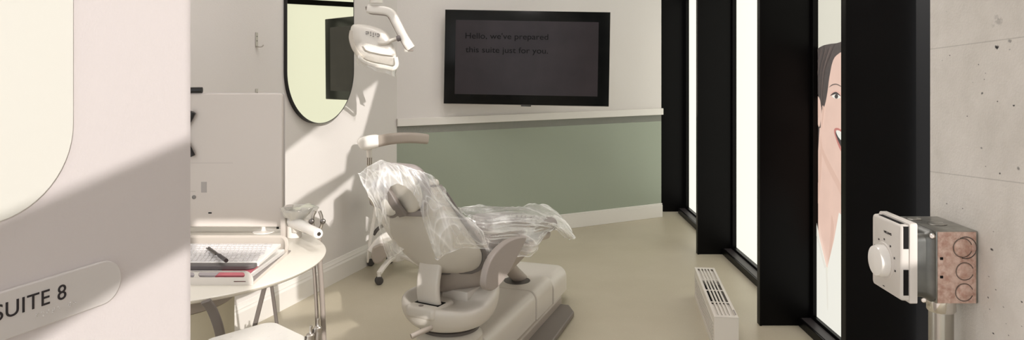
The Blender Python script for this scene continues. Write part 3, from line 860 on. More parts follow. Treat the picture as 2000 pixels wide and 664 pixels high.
# things in the tray
bm = B(); prism(bm, [(-.862, 2.42), (-.845, 2.75), (-1.34, 2.75), (-1.34, 2.42)], .016, lambda x, y, zz: Vector((x, y, TH + .0056 + zz)))
tag(obj('paper_pad', bm, paper, None, bevel=.002), 'thick white pad of paper lying in the organiser under the keyboard', 'pad')
pf = thing('folder', (-.94, 2.46, TH + .022), 0, 'pink and grey flat folder sticking out beneath the keyboard front edge', 'folder')
bm = B(); prism(bm, [(-.862, 2.40), (-.865, 2.55), (-.97, 2.55), (-.96, 2.40)], .005, lambda x, y, zz: Vector((x, y, TH + .0222 + zz))); obj('pink_cover', bm, redm, pf, smooth=False)
bm = B(); prism(bm, [(-.961, 2.40), (-.971, 2.55), (-1.3, 2.55), (-1.3, 2.40)], .005, lambda x, y, zz: Vector((x, y, TH + .0222 + zz))); obj('grey_cover', bm, mat('folder_grey', (178, 170, 172), .5), pf, smooth=False)
bm = B(); box(bm, (-.96, 2.392, TH + .006), (-.85, 2.40, TH + .0275)); obj('pink_spine', bm, mat('folder_red', (150, 62, 74), .5), pf, smooth=False)
# keyboard
kb = thing('keyboard', (-1.06, 2.59, TH + .028), 0, 'white computer keyboard with a dark front strip in the organiser tray', 'keyboard')
def KF(x, y, zz): return Vector((x, y, TH + .0285 + zz + (y - 2.47) * .06))
bm = B(); prism(bm, [(-.853, 2.492), (-.843, 2.70), (-1.33, 2.70), (-1.33, 2.492)], .013, KF); obj('body', bm, paper, kb, bevel=.003)
bm = B(); prism(bm, [(-.885, 2.458), (-.862, 2.472), (-.857, 2.4905), (-1.33, 2.4905), (-1.33, 2.458)], .0145, KF); obj('front_strip', bm, mat('strip_grey', (104, 99, 98), .45), kb, bevel=.003)
bm = B()
for r in range(8):
    y = 2.503 + r * .0238
    for k in range(30):
        x = -.866 - k * .0158 - (r % 3) * .004
        if x - .014 < -1.325: continue
        w = .0132
        a = [bm.verts.new(KF(x + dx, y + dy, .013)) for dx, dy in ((0, 0), (0, .0205), (-w, .0205), (-w, 0))]
        b_ = [bm.verts.new(KF(x + dx, y + dy, .0165)) for dx, dy in ((-.0015, .0015), (-.0015, .018), (-w + .0015, .018), (-w + .0015, .0015))]
        bm.faces.new(b_)
        for i in range(4): bm.faces.new((a[i], a[(i + 1) % 4], b_[(i + 1) % 4], b_[i]))
kk = obj('keys', bm, mat('key_white', (216, 212, 211), .45), kb, smooth=False); kk['kind'] = 'stuff'
# stylus pen on the keyboard
pa = H_ = None
def onh(px, py, h): return W(px, py, (1.5 - h) * F / (py - 112))
pn = thing('marker_pen', onh(424, 498, .815), 0, 'dark grey marker pen lying across the white keyboard', 'pen')
a_ = onh(408, 484, .825); b2 = onh(442, 509, .827)
bm = B(); tube(bm, [a_, a_.lerp(b2, .65)], .0045, 12, False); obj('barrel', bm, greyd, pn)
bm = B(); tube(bm, [a_.lerp(b2, .62), b2], .0068, 12, False); obj('cap', bm, mat('pen_cap', (64, 60, 60), .4), pn)
bm = B(); tube(bm, [a_ + Vector((-.008, -.002, .0)), a_.lerp(b2, .55) + Vector((-.008, -.004, .002))], .0022, 8, False); obj('clip', bm, metald, pn)

# ------------------------------------------------------------------ big monitor seen from behind
MDp = 3.10
mn = thing('computer_monitor', W(345, 441, MDp), 0, 'large white flat monitor seen from behind, standing at the rear of the desk', 'monitor')
xr = W(551, 0, MDp).x; xl = xr - .86; zt = W(0, 183, MDp).z; zb = W(0, 443, MDp).z
bm = B(); prism(bm, [(x + (xl + xr) / 2, y + (zt + zb) / 2) for x, y in rrect(xr - xl, zt - zb, .012, 4)], .022, lambda x, y, zz: Vector((x, MDp + zz, y)))
obj('rear_casing', bm, panelm, mn, bevel=.003)
bm = B(); prism(bm, [(x + (xl + xr) / 2, y + (zt + zb) / 2) for x, y in rrect(xr - xl + .008, zt - zb + .004, .012, 4)], .008, lambda x, y, zz: Vector((x, MDp + .0215 + zz, y)))
obj('screen_frame', bm, mat('screen_edge', (196, 190, 188), .4), mn, bevel=.002)
def mbox(x0, y0, x1, y1, name, m, dep=.0012, bev=0):
    a = W(x0, y1, MDp); b_ = W(x1, y0, MDp); bm = B(); box(bm, (a.x, MDp - dep, a.z), (b_.x, MDp + .001, b_.z)); obj(name, bm, m, mn, smooth=False, bevel=bev)
mbox(393, 355, 404, 376, 'grey_label', mat('label_grey', (176, 170, 166), .5))
mbox(407, 414.5, 413.5, 417, 'security_slot', slotd)
mbox(360, 318, 455, 318.6, 'panel_seam', mat('seam_grey', (186, 178, 172), .6), .0004)
mbox(360, 373.5, 382, 374.3, 'panel_seam', MATS['seam_grey'], .0004)
mbox(540, 443, 545, 447, 'foot_pad', slotd, .001)
bm = B(); lathe(bm, [(.0085, 0), (.0085, .002), (.005, .0022), (.005, .001), (0, .001)], aim(W(379, 385, MDp), (0, -1, 0)), 20); obj('key_lock', bm, metald, mn)
bm = B()
for pts in ([(340, 262), (362, 245), (377, 219)], [(340, 262), (362, 280), (376, 305)]):
    tube(bm, [W(x, y, MDp - .014) for x, y in pts], .012, 12, True, up=Vector((0, 1, 0)))
lathe(bm, [(.05, -.002), (.05, .02), (.04, .028), (0, .028)], aim(W(338, 262, MDp), (0, -1, 0)), 24)
obj('mount_bracket', bm, blackp, mn)
bm = B(); tube(bm, [W(330, 177, MDp), W(386, 176, MDp), W(395, 176, MDp + .002)], .0125, 14, False, up=Vector((0, 1, 0))); box(bm, (W(352, 0, MDp).x, MDp - .006, zt - .002), (W(366, 0, MDp).x, MDp + .01, zt + .012)); obj('camera_bar', bm, blackp, mn)
# stand feet
for fx in (-1.045, -1.46):
    bm = B(); lathe(bm, [(.045, TH + .0006), (.044, TH + .004), (.012, TH + .007), (.009, TH + .012), (.009, zb - .0005)], Matrix.Translation((fx, MDp + .012, 0)), 28); obj('stand_foot', bm, whitep, mn)

# ------------------------------------------------------------------ suction arm with bowl at the desk's right rear
ia = thing('suction_holder', W(600, 455, 2.98), 0, 'white instrument holder arm with clear-wrapped bowl at the right rear of the round desk', 'instrument holder')
dI = 2.95
ea = W(623, 457, 2.80); eb = W(572, 432, 3.02)
bm = B(); lathe(bm, [(0, 0), (.015, 0), (.018, .003), (.019, .009), (.019, .1), (.025, (eb - ea).length)], aim(ea, eb - ea), 32); obj('arm_barrel', bm, whiteg, ia)
bm = B(); lathe(bm, [(.007, -.0015), (.008, .001), (.005, .001), (.005, -.0005), (0, -.0005)], aim(ea, eb - ea), 24); obj('end_screw', bm, metald, ia)
bl = W(580, 428, 3.0)
bm = B(); lathe(bm, [(.02, -.05), (.022, -.02), (.03, .0), (.05, .022), (.062, .04), (.063, .046), (.056, .044), (.04, .03), (0, .018)], Matrix.Translation(bl), 40); obj('bowl', bm, creamp, ia)
bm = B()
box(bm, (W(550, 0, 3.02).x, 3.0, TH + .0006), (W(560, 0, 3.02).x, 3.03, W(0, 410, 3.02).z), bev=.005)
tube(bm, [W(555, 412, 3.015), W(560, 405, 3.015), W(572, 404, 3.015)], .010, 10); obj('support_bracket', bm, mat('bracket_grey', (196, 188, 180), .4), ia)
bm = B(); tube(bm, [W(575, 440, 3.03), W(575, 455, 3.03)], .03, 20, False); 
for v in bm.verts:
    if v.co.z < .80: v.co.z = TH + .0006
obj('post', bm, whitep, ia)
# fork with two knobs
bm = B()
for px in (611, 628):
    pts = [W(px - (4 if px > 620 else -4), 412, 2.93), W(px, 424, 2.93), W(px, 440, 2.93), W(px - (5 if px > 620 else -4), 450, 2.93)]
    sweep(bm, catmull(pts, 5), rrect(.012, .012, .004), up=Vector((0, 1, 0)))
obj('fork', bm, metal, ia)
bm = B()
for px in (609, 631): lathe(bm, [(.0105, 0), (.0105, .008), (.008, .01), (0, .01)], aim(W(px, 432, 2.922), (0, -1, 0)), 18)
bm.free()
for px in (609, 631):
    bm = B(); lathe(bm, [(.0105, 0), (.0105, .008), (.008, .01), (0, .01)], aim(W(px, 432, 2.922), (0, -1, 0)), 18); obj('knob', bm, metald, ia)
clearf = film('clear_wrap', (236, 240, 236), .35, .1)
bm = B()
NR = 28; NZ = 6; R = []
for i in range(NZ):
    ring = []
    for k in range(NR):
        a = 2 * PI * k / NR; rr = .03 + .045 * (i / (NZ - 1)) ** .7 + .012 * noise.noise(Vector((math.cos(a) * 3, math.sin(a) * 3, i * .8)))
        ring.append(bm.verts.new(bl + Vector((rr * math.cos(a) * 1.1 + .012, rr * math.sin(a), -.005 + .055 * i / (NZ - 1) + .012 * noise.noise(Vector((k * .9, i * .7, 3)))))))
    R.append(ring)
for i in range(NZ - 1):
    for k in range(NR): bm.faces.new((R[i][k], R[i][(k + 1) % NR], R[i + 1][(k + 1) % NR], R[i + 1][k]))
tv_ = [bm.verts.new(bl + Vector((.012, 0, .05)))]
for k in range(NR): bm.faces.new((R[-1][k], R[-1][(k + 1) % NR], tv_[0]))
o = obj('clear_wrap', bm, clearf, None, sub=1); tag(o, 'crumpled clear plastic wrap over the bowl of the instrument holder', 'plastic wrap')

# hoses
for (lab, pts, r) in (('thinner grey hose hanging left of its twin beside the round desk', [(612, 452), (612, 500), (616, 560), (619, 620), (622, 720), (626, 900)], .0075),
                      ('thicker grey hose hanging down right beside the round desk', [(623, 462), (624, 500), (628, 560), (631, 620), (634, 720), (638, 900)], .0105)):
    P = [W(x, y, 3.07 + (.0 if r > .009 else .07)) for x, y in pts]; P[-1].z = .012
    bm = B(); tube(bm, P, r, 14); o = obj('hose', bm, tube_m, None); tag(o, lab, 'hose')

# ------------------------------------------------------------------ lower instrument cart: perforated mat, handpieces
HC = .68
apx = onh(523, 637, HC)
ct = thing('instrument_cart', (apx.x, apx.y - .15, 0), 0, 'white instrument cart with perforated white mat at the bottom edge of the view', 'cart')
def rotsq(cx, cy, s, ang, r, n=6):
    return [(cx + x * math.cos(ang) - y * math.sin(ang), cy + x * math.sin(ang) + y * math.cos(ang)) for x, y in rrect(s, s, r, n)]
S_ = .22; angS = math.radians(47)
cxx, cyy = apx.x + .003, apx.y - S_ * .707 + .045
bm = B(); prism(bm, rotsq(cxx, cyy, S_, angS, .035, 8), .02, lambda x, y, zz: Vector((x, y, HC - .02 + zz))); 
nfc = len(bm.faces)
for i in range(-2, 3):
    for j in range(-2, 3):
        x = i * .038; y = j * .038
        px_, py_ = cxx + x * math.cos(angS) - y * math.sin(angS), cyy + x * math.sin(angS) + y * math.cos(angS)
        lathe(bm, [(.0035, .0), (.003, .0006), (0, .0006)], Matrix.Translation((px_, py_, HC)), 10)
bm.faces.ensure_lookup_table()
for q in bm.faces[nfc:]: q.material_index = 1
obj('perforated_mat', bm, [whiteg, mat('dimple_grey', (212, 208, 200), .6)], ct)
bm = B(); lathe(bm, [(.13, 0), (.13, .03), (.05, .05), (.035, .08), (.035, HC - .021)], Matrix.Translation((cxx, cyy, 0)), 40); obj('pedestal', bm, whitep, ct)
hx_ = W(612, 672, 2.16)
bm = B(); box(bm, (cxx + .05, hx_.y - .05, HC - .12), (hx_.x + .05, hx_.y + .03, HC - .075), bev=.01); obj('handpiece_rack', bm, whitep, ct)
for (lab, x0, y0, x1, y1) in (('shorter metal syringe handpiece standing in the rack, left one', 608, 636, 603, 690), ('taller metal syringe handpiece standing in the rack, right one', 622, 622, 617, 690)):
    a = W(x0, y0, hx_.y - .01 if x0 < 615 else hx_.y + .015); b_ = W(x1, y1, a.y); ax_ = (b_ - a); Ln = ax_.length; Mh = aim(a, ax_, up=Vector((0, 1, 0)))
    hp = thing('syringe_handpiece', b_, 0, lab, 'handpiece')
    bm = B(); lathe(bm, [(.0, 0), (.0045, 0), (.005, .003), (.0042, .006), (.0042, .022), (.0055, .024)], Mh, 18); obj('nozzle', bm, metal, hp)
    bm = B(); lathe(bm, [(.0055, .022), (.0115, .025), (.0125, .03), (.0115, .034), (.0125, .038), (.0125, Ln)], Mh, 24); obj('body', bm, metal, hp)
    bm = B(); c_ = a + ax_.normalized() * .05 + Vector((-.011, -.006, 0)); sweep(bm, [c_ - ax_.normalized() * .02, c_ + ax_.normalized() * .045], rrect(.007, .007, .002), up=Vector((0, 1, 0))); obj('lever', bm, metald, hp)

# ------------------------------------------------------------------ assistant stool with armrest
SC = Vector((-.80, 5.14, 0))
sl = thing('assistant_stool', SC, 0, 'white dental stool with wrap-around grey armrest on castors behind the chair', 'stool')
cast = [(-.878, 4.88), (-1.026, 5.33 - .0)]
ang0 = math.atan2(cast[0][1] - SC.y, cast[0][0] - SC.x)
bm = B(); lathe(bm, [(.05, .09), (.055, .10), (.045, .14), (.03, .17), (.03, .46), (.05, .475)], Matrix.Translation(SC), 28); obj('column', bm, whitep, sl)
for k in range(5):
    a = ang0 - k * 2 * PI / 5
    if k == 1: a = math.atan2(cast[1][1] - SC.y, cast[1][0] - SC.x); rr = .285
    else: rr = .27
    e = SC + Vector((math.cos(a) * rr, math.sin(a) * rr, 0))
    pth = [SC + Vector((math.cos(a) * .03, math.sin(a) * .03, .125)), SC + Vector((math.cos(a) * .15, math.sin(a) * .15, .115)), e + Vector((0, 0, .075))]
    bm = B(); sweep(bm, catmull(pth, 5), rrect(.034, .024, .006)); tube(bm, [e + Vector((0, 0, .085)), e + Vector((0, 0, .05))], .012, 12, False)
    lg = obj('leg', bm, whitep, sl)
    tdir = Vector((-math.sin(a) * .6 + .5, math.cos(a) * .2 - .7, 0)).normalized()
    bm = B()
    cw = e + Vector((.012 * tdir.y, -.012 * tdir.x, .0275))
    sd = Vector((.35, -.94, 0)).normalized()
    for s in (-1, 1):
        lathe(bm, [(.0, .004), (.018, .004), (.0265, .006), (.0275, .012), (.024, .018), (.012, .02), (0, .02)], aim(e + Vector((0, 0, .0275)) + sd * 0, sd * s), 24)
    bm2 = bm; obj('castor', bm2, rubber, lg)
bm = B(); lathe(bm, [(0, .475), (.15, .475), (.185, .49), (.19, .52), (.18, .545), (.14, .555), (0, .556)], Matrix.Translation(SC), 40); obj('seat', bm, uphol, sl)
# armrest: grey curved pad with white end cap on a post
pd = [W(738, 276, 4.97), W(765, 271, 4.93), W(800, 269, 4.97), W(834, 271.5, 5.06)]
path = catmull(pd, 8); sec = rrect(.05, .078, .022, 4)
bm = B(); sweep(bm, path, sec, scales=[1 - .12 * (i / (len(path) - 1)) for i in range(len(path))]); obj('armrest_pad', bm, mat('armrest_grey', (176, 165, 154), .5), sl, angle=60)
bm = B()
cp = [W(706, 285, 4.98), W(710, 281, 4.97), W(722, 278, 4.965), W(736, 275, 4.965), W(742, 274, 4.965)]
sweep(bm, catmull(cp, 5), rrect(.07, .092, .03, 5), scales=[.55, .72, .85, .92, .97, 1, 1, 1.02, 1.03, 1.03, 1.03, 1.03, 1.02, 1, .97, .94, .9, .86, .82, .75, .6]); obj('armrest_cap', bm, whiteg, sl, angle=60)
pA = W(721, 292, 4.98)
bm = B(); tube(bm, [pA, W(721.5, 306, 4.98)], .019, 18, False); tube(bm, [W(721.5, 304, 4.98), W(722, 322, 4.98)], .0165, 18, False); obj('armrest_post', bm, whitep, sl)
bm = B()
for px in (718, 722, 726): box(bm, (W(px - .9, 0, 4.962).x, 4.961, W(0, 322, 4.962).z), (W(px + .5, 0, 4.962).x, 4.9635, W(0, 308, 4.962).z))
obj('post_groove', bm, mat('groove_brown', (120, 104, 84), .6), sl, smooth=False)
bm = B(); tube(bm, [W(722, 320, 4.98), W(719, 350, 4.99), W(723, 380, 5.0), W(735, 402, 5.03), W(752, 408, 5.08), W(770, 406, 5.12)], .018, 14); obj('armrest_support', bm, mat('support_cream', (206, 199, 186), .4), sl)
bm = B(); tube(bm, [W(735, 404, 5.0), W(730, 432, 5.0), W(724, 465, 5.0), W(720, 495, 5.0), W(718, 512, 5.02)], .014, 12, scales=[1, 1, 1, .8, .5]); obj('support_tube', bm, whiteg, sl)
bm = B(); tube(bm, [W(730, 458, 5.02), W(738, 447, 5.02), W(750, 440, 5.05), W(768, 437, 5.08)], .012, 12); obj('foot_ring', bm, greyd, sl)
bm = B(); sweep(bm, catmull([W(726, 492, 4.98), W(745, 470, 4.99), W(770, 458, 5.0), W(790, 470, 5.05)], 5), rrect(.05, .07, .02), up=Vector((0, 0, 1)), scales=None); obj('base_shroud', bm, whiteg, sl, angle=60)
bm = B()
prism(bm, [(p.x, p.z) for p in [W(x, y, 4.93) for x, y in [(727, 484), (742, 476), (758, 479), (761, 488), (757, 500), (748, 511), (737, 517), (729, 514), (724, 502)]]], .03, lambda x, y, zz: Vector((x, 4.93 + zz, y)))
obj('foot_lever', bm, taupe, sl, bevel=.012)

# ------------------------------------------------------------------ dental patient chair
U1 = Vector((.334, .9426, 0)); V1 = Vector((.9426, -.334, 0)); R1 = Vector((-.064, 3.99, 0))
def CB(lat, f, h): return R1 + V1 * lat + U1 * f + Vector((0, 0, h))
U2 = Vector((.485, .8745, 0)); V2 = Vector((.8745, -.485, 0)); R2 = Vector((-.338, 3.30, 0))
def CU(lat, f, h): return R2 + V2 * lat + U2 * f + Vector((0, 0, h))
def C2(px, py, lat):
    a = (px - 1000) / F; b_ = (py - 112) / F
    t = (lat + R2.dot(V2)) / (a * V2.x + V2.y)
    P = Vector((a * t, t, 0)) - R2
    return P.dot(U2), 1.5 - b_ * t
ch = thing('dental_chair', R1, 0, 'cream and taupe dental patient chair with reclined back over a long low base', 'dental chair')
# base: three cover segments
def cover(f0, f1, w, h0, h1, topr, name, m, endr=0, wf1=None):
    bm = B(); rings = []
    n = 8
    for i in range(n + 1):
        f = f0 + (f1 - f0) * i / n
        k = 1
        if endr and f > f1 - endr:
            q = (f - (f1 - endr)) / endr; k = math.sqrt(max(0, 1 - q * q)) * .45 + .55
        hw = (w + ((wf1 or w) - w) * i / n) / 2 * k
        ht_ = h1 * (1 if k == 1 else .55 + .45 * k)
        sec = [(-hw, h0), (-hw, ht_ - topr)]
        for j in range(1, 7):
            a = math.radians(90 * j / 6); sec.append((-hw + topr * (1 - math.cos(a)), ht_ - topr + topr * math.sin(a)))
        for j in range(0, 7):
            a = math.radians(90 - 90 * j / 6); sec.append((hw - topr * (1 - math.cos(a)), ht_ - topr + topr * math.sin(a)))
        sec.append((hw, h0))
        rings.append([CB(x, f, z_) for x, z_ in sec])
    loft(bm, rings); return obj(name, bm, m, ch, bevel=.006, angle=50)
cover(-.62, .07, .34, .075, .235, .05, 'base_cover', creamp, wf1=.36)
cover(.076, .36, .37, .075, .235, .05, 'base_cover', creamp, wf1=.38)
cover(.366, .745, .39, .075, .215, .06, 'base_cover', creamp, endr=.12)
cover(-.66, .73, .33, .0, .08, .01, 'base_plinth', mat('plinth_taupe', (128, 120, 110), .5), endr=.1, wf1=.36)
# dark foot plate on the right side
bm = B(); pts = [(.15, .50), (.16, -.62), (.28, -.62), (.315, -.1), (.305, .40), (.25, .50)]
prism(bm, pts, .03, lambda x, y, zz: CB(x, y, .006 + zz)); obj('foot_plate', bm, mat('foot_plate_grey', (118, 110, 104), .45), ch, bevel=.006)
bm = B(); prism(bm, [(.16, .52), (.16, -.62), (.19, -.62), (.2, .52)], .05, lambda x, y, zz: CB(x, y, .03 + zz)); obj('plinth_rail', bm, taupe, ch, bevel=.008)
# pedestal under the cradle
pc = CU(.035, .055, 0)
bm = B(); lathe(bm, [(.16, 0), (.16, .05), (.15, .1), (.148, .26), (.12, .29)], Matrix.Translation(pc), 40); obj('pedestal', bm, creamb, ch)
bm = B(); lathe(bm, [(.12, .285), (.135, .29), (.135, .302), (.12, .308)], Matrix.Translation(pc), 40); obj('swivel_ring', bm, greyd, ch)
# cradle: boat shaped shell carrying band and seat
bm = B(); rings = []
prof = [(.10, .305), (.155, .312), (.19, .335), (.212, .37), (.220, .405), (.217, .428), (.206, .437), (.19, .435), (.16, .425), (.05, .42)]
N_ = 48
for r, h in prof:
    ring = []
    for k in range(N_):
        a = 2 * PI * k / N_
        lat = math.cos(a); f = math.sin(a)
        ext = 1.0 + .35 * max(0, f) ** 1.5
        lift = .05 * max(0, math.cos(a - math.radians(40))) ** 3 * max(0, (h - .36) / .1) - .035 * max(0, math.cos(a - math.radians(-20))) ** 4 * max(0, (h - .4) / .06)
        ring.append(pc + V2 * (lat * r * .98) + U2 * (f * r * ext) + Vector((0, 0, h + lift)))
    rings.append(ring)
loft(bm, rings); obj('cradle', bm, creamp, ch, sub=1, angle=70)
bm = B(); M_ = Matrix((V2, U2, (0, 0, 1))).transposed().to_4x4(); M_.translation = R2
box(bm, (-.048, -.166, .385), (.10, .0, .4365), M_, bev=.016, seg=4); obj('cradle_deck', bm, creamp, ch)
bm = B(); lathe(bm, [(.011, 0), (.011, .0015), (0, .002)], Matrix.Translation(CU(.02, -.142, .4368)), 20); obj('deck_badge', bm, greym, ch)
bm = B(); tube(bm, [W(803, 657, 2.97), W(818, 650, 2.99), W(842, 640, 3.05)], .011, 12); obj('lever', bm, taupe, ch)
bm = B(); box(bm, (-.034, -.119, .425), (.090, -.055, .4375), M_, bev=.002); obj('riser_slot', bm, slotd, ch)
# band: curved riser from cradle to backrest
bm = B(); pts = [CU(.028, -.065, .395), CU(.028, -.095, .45), CU(.028, -.10, .52), CU(.028, -.085, .58), CU(.028, -.06, .66)]
def sec_sweep(path, w, th, side, nrm_fn=None):
    bm = B(); rings = []
    n = len(path)
    for i, p in enumerate(path):
        t = (path[min(i + 1, n - 1)] - path[max(i - 1, 0)]).normalized(); nn = side.cross(t).normalized()
        ww = w[i] if isinstance(w, list) else w
        rings.append([p + side * a + nn * b_ for a, b_ in rrect(ww, th, min(th * .45, .02), 3)])
    loft(bm, rings); return bm
obj('riser_band', sec_sweep(catmull(pts, 6), .115, .03, V2), creamp, ch, angle=60)

# backrest shell: wide shallow shell, leaning back
def back_pt(u, v, off):
    """u -1..1 lateral, v 0..1 height; off outward to the rear"""
    h = .545 + v * .42
    w = .275 * (1 - .52 * max(0, (v - .32) / .68) ** 1.15)
    lo = .08 + (w - .08) * math.sqrt(max(0, 1 - (max(0, .34 - v) / .34) ** 2)) if u > 0 else .07 + (w - .07) * min(1, max(0, v) / .5) ** .8
    w = min(w, lo)
    f = -.015 - .20 * v - .02 * math.sin(v * PI)
    curve = -.055 * (u * u) + .0
    return CU(u * w, f - off - curve * .9, h + .01 * (1 - u * u) * 0)
def shell(offset, thick, shrink, name, m, vr=(0, 1)):
    bm = B(); nu, nv = 20, 24; A = []; Bb = []
    for j in range(nv + 1):
        v = vr[0] + (vr[1] - vr[0]) * j / nv; ra = []; rb = []
        for i in range(nu + 1):
            u = (-1 + 2 * i / nu)
            e = abs(u) ** 5; ev = max(abs(2 * (v - .5)) ** 9, 0)
            dome = (1 - e) * (1 - ev)
            ra.append(bm.verts.new(back_pt(u * shrink, v, offset + thick * dome)))
            rb.append(bm.verts.new(back_pt(u * shrink, v, offset)))
        A.append(ra); Bb.append(rb)
    for j in range(nv):
        for i in range(nu):
            bm.faces.new((A[j][i], A[j][i + 1], A[j + 1][i + 1], A[j + 1][i])); bm.faces.new((Bb[j][i], Bb[j + 1][i], Bb[j + 1][i + 1], Bb[j][i + 1]))
    bmesh.ops.remove_doubles(bm, verts=bm.verts, dist=.0003)
    return obj(name, bm, m, ch, angle=60)
shell(0.0, .045, .965, 'backrest_shell', creamb, vr=(.015, .985))
bmr = None
bm = B(); rp = []
for k in range(25): rp.append(back_pt(1.0, .92 - .92 * k / 24, -.004))
for k in range(1, 8): rp.append(back_pt(1 - k / 8, 0, -.004))
tube(bm, rp, .0105, 10, False); obj('backrest_rim', bm, mat('rim_grey', (112, 106, 102), .5), ch)
def cushion_back():
    bm = B(); nu, nv = 20, 24; A = []; Bb = []
    for j in range(nv + 1):
        v = j / nv; ra = []; rb = []
        for i in range(nu + 1):
            u = -1 + 2 * i / nu
            dome = (1 - abs(u) ** 5) * (1 - abs(2 * (v - .5)) ** 9)
            ra.append(bm.verts.new(back_pt(u * .985, v, -.013))); rb.append(bm.verts.new(back_pt(u * .985, v, -.02 - .05 * dome)))
        A.append(ra); Bb.append(rb)
    for j in range(nv):
        for i in range(nu):
            bm.faces.new((A[j][i], A[j][i + 1], A[j + 1][i + 1], A[j + 1][i])); bm.faces.new((Bb[j][i], Bb[j + 1][i], Bb[j + 1][i + 1], Bb[j][i + 1]))
    for i in range(nu): bm.faces.new((A[0][i], A[0][i + 1], Bb[0][i + 1], Bb[0][i])); bm.faces.new((A[nv][i], A[nv][i + 1], Bb[nv][i + 1], Bb[nv][i]))
    for j in range(nv): bm.faces.new((A[j][0], A[j + 1][0], Bb[j + 1][0], Bb[j][0])); bm.faces.new((A[j][nu], A[j + 1][nu], Bb[j + 1][nu], Bb[j][nu]))
    return obj('backrest_cushion', bm, uphol, ch, angle=60)
cushion_back()
# headrest: plate, cushion, bracket and disc joint
hc = CU(-.015, -.265, .948); hup = (Vector((0, 0, 1)) - U2 * .30).normalized(); hn_ = V2.cross(hup).normalized()
if hn_.dot(U2) > 0: hn_ = -hn_
hup = hup; 
def HP(a, b_, c_): return hc + V2 * a + hup * b_ + hn_ * c_
def pillow(name, m, w, h, t0, t1, rim, z0_=0):
    bm = B(); rings = []
    sec = lambda s: [(x * s, y * s) for x, y in rrect(w, h, min(w, h) * .42, 8)]
    for s, t in ((.9, t0), (1.0, t0 + (t1 - t0) * .25), (1.0, t0 + (t1 - t0) * .7), (.93, t0 + (t1 - t0) * .93), (.7, t1), (.3, t1 + (t1 - t0) * .06)):
        rings.append([HP(a, b_ , t) for a, b_ in sec(s)])
    loft(bm, rings); return obj(name, bm, m, ch, angle=60)
pillow('headrest_cushion', uphol, .272, .200, .0, -.07, 0)
pillow('headrest_plate', creamb, .262, .180, -.005, .026, 0)
bm = B(); pts = [HP(-.035, .042, .03), HP(-.008, .022, .05), HP(.03, -.042, .055), HP(.045, -.088, .04)]
sweep(bm, catmull(pts, 6), rrect(.042, .022, .006), up=hn_); obj('headrest_bracket', bm, mat('bracket_taupe', (126, 118, 112), .4), ch)
bm = B(); lathe(bm, [(.022, -.01), (.024, -.005), (.024, .05), (.02, .056), (0, .057)], aim(HP(-.05, .042, .012), hn_), 24); obj('headrest_knob', bm, greym, ch)
bm = B(); q = HP(-.008, -.05, .046)
lathe(bm, [(.05, 0), (.05, .012), (.044, .016), (.040, .016), (.040, .012)], aim(q, hn_), 36); obj('joint_ring', bm, MATS['bracket_taupe'], ch)
bm = B(); lathe(bm, [(.0385, .0), (.0385, .014), (.034, .018), (0, .02)], aim(q, hn_), 36); obj('joint_disc', bm, creamb, ch)
bm = B(); sweep(bm, [HP(.005, -.088, .03), HP(.13, -.092, .0)], rrect(.012, .028, .004), up=hup); obj('bracket_foot', bm, greym, ch)
# seat shell (bowl), seat cushion, leg rest
def plan(f):  # half width of the seat along f
    if f < .22: return .225 * math.sqrt(max(0, 1 - ((.22 - f) / .22) ** 2.2))
    return .225 - .02 * min(1, (f - .22) / .8)
bm = B(); rings = []
fs = [.005, .02, .05, .09, .14, .2, .27, .34, .42, .5, .58, .64]
for f in fs:
    hw = max(plan(f), .02); hb_ = .455 - .075 * math.sin(min(1, f / .42) * PI * .5) * (1 - max(0, (f - .3) / .34) ** 1.3) ; hb_ = hb_ + .06 * max(0, (f - .3) / .34)
    httop = .60 - .01 * f
    ring = []
    for k in range(17):
        a = PI + PI * k / 16
        ring.append(CU(hw * math.cos(a), f, httop + (httop - hb_) * math.sin(a)))
    rings.append(ring)
loft(bm, rings); obj('seat_shell', bm, taupe, ch, angle=60)
def pad(f0, f1, hf, wf, th, name, m, rnd=.03):
    bm = B(); rings = []; n = 18
    for i in range(n + 1):
        q = i / n; f = f0 + (f1 - f0) * q
        e = min(1, min(q, 1 - q) * n / 3); e = math.sqrt(1 - (1 - e) ** 2) if e < 1 else 1
        w = wf(f) * (.75 + .25 * e) * 2; t = th * (.35 + .65 * e)
        rings.append([CU(a, f, hf(f) + b_) for a, b_ in rrect(max(w, .04), t, min(t * .45, rnd), 4)])
    loft(bm, rings); return obj(name, bm, m, ch, angle=60)
pad(.05, .56, lambda f: .635, lambda f: max(plan(f), .12), .075, 'seat_cushion', uphol)
pad(.57, .93, lambda f: .645 - .07 * (f - .57) / .49, lambda f: .195 - .03 * (f - .57) / .49, .07, 'leg_rest_cushion', uphol)
pad(.50, .90, lambda f: .585 - .055 * (f - .5) / .52, lambda f: .17 - .03 * (f - .5) / .52, .05, 'leg_rest_shell', taupel)
# lift strut down to the base
bm = B(); tube(bm, [CB(.02, .02, .40), CB(.02, .16, .30), CB(.02, .33, .20)], .037, 20, False); obj('lift_strut', bm, taupe, ch)
bm = B(); lathe(bm, [(.075, .2), (.075, .237), (.06, .2375), (0, .2375)], Matrix.Translation(CB(.02, .22, 0)), 32); obj('strut_boot', bm, greyd, ch)
bm = B(); box(bm, (-.07, -.06, .41), (.07, .08, .462), Matrix.Translation(CU(.07, .10, 0)) @ Matrix.Rotation(-math.radians(29), 4, 'Z'), bev=.01); obj('seat_bracket', bm, creamp, ch)
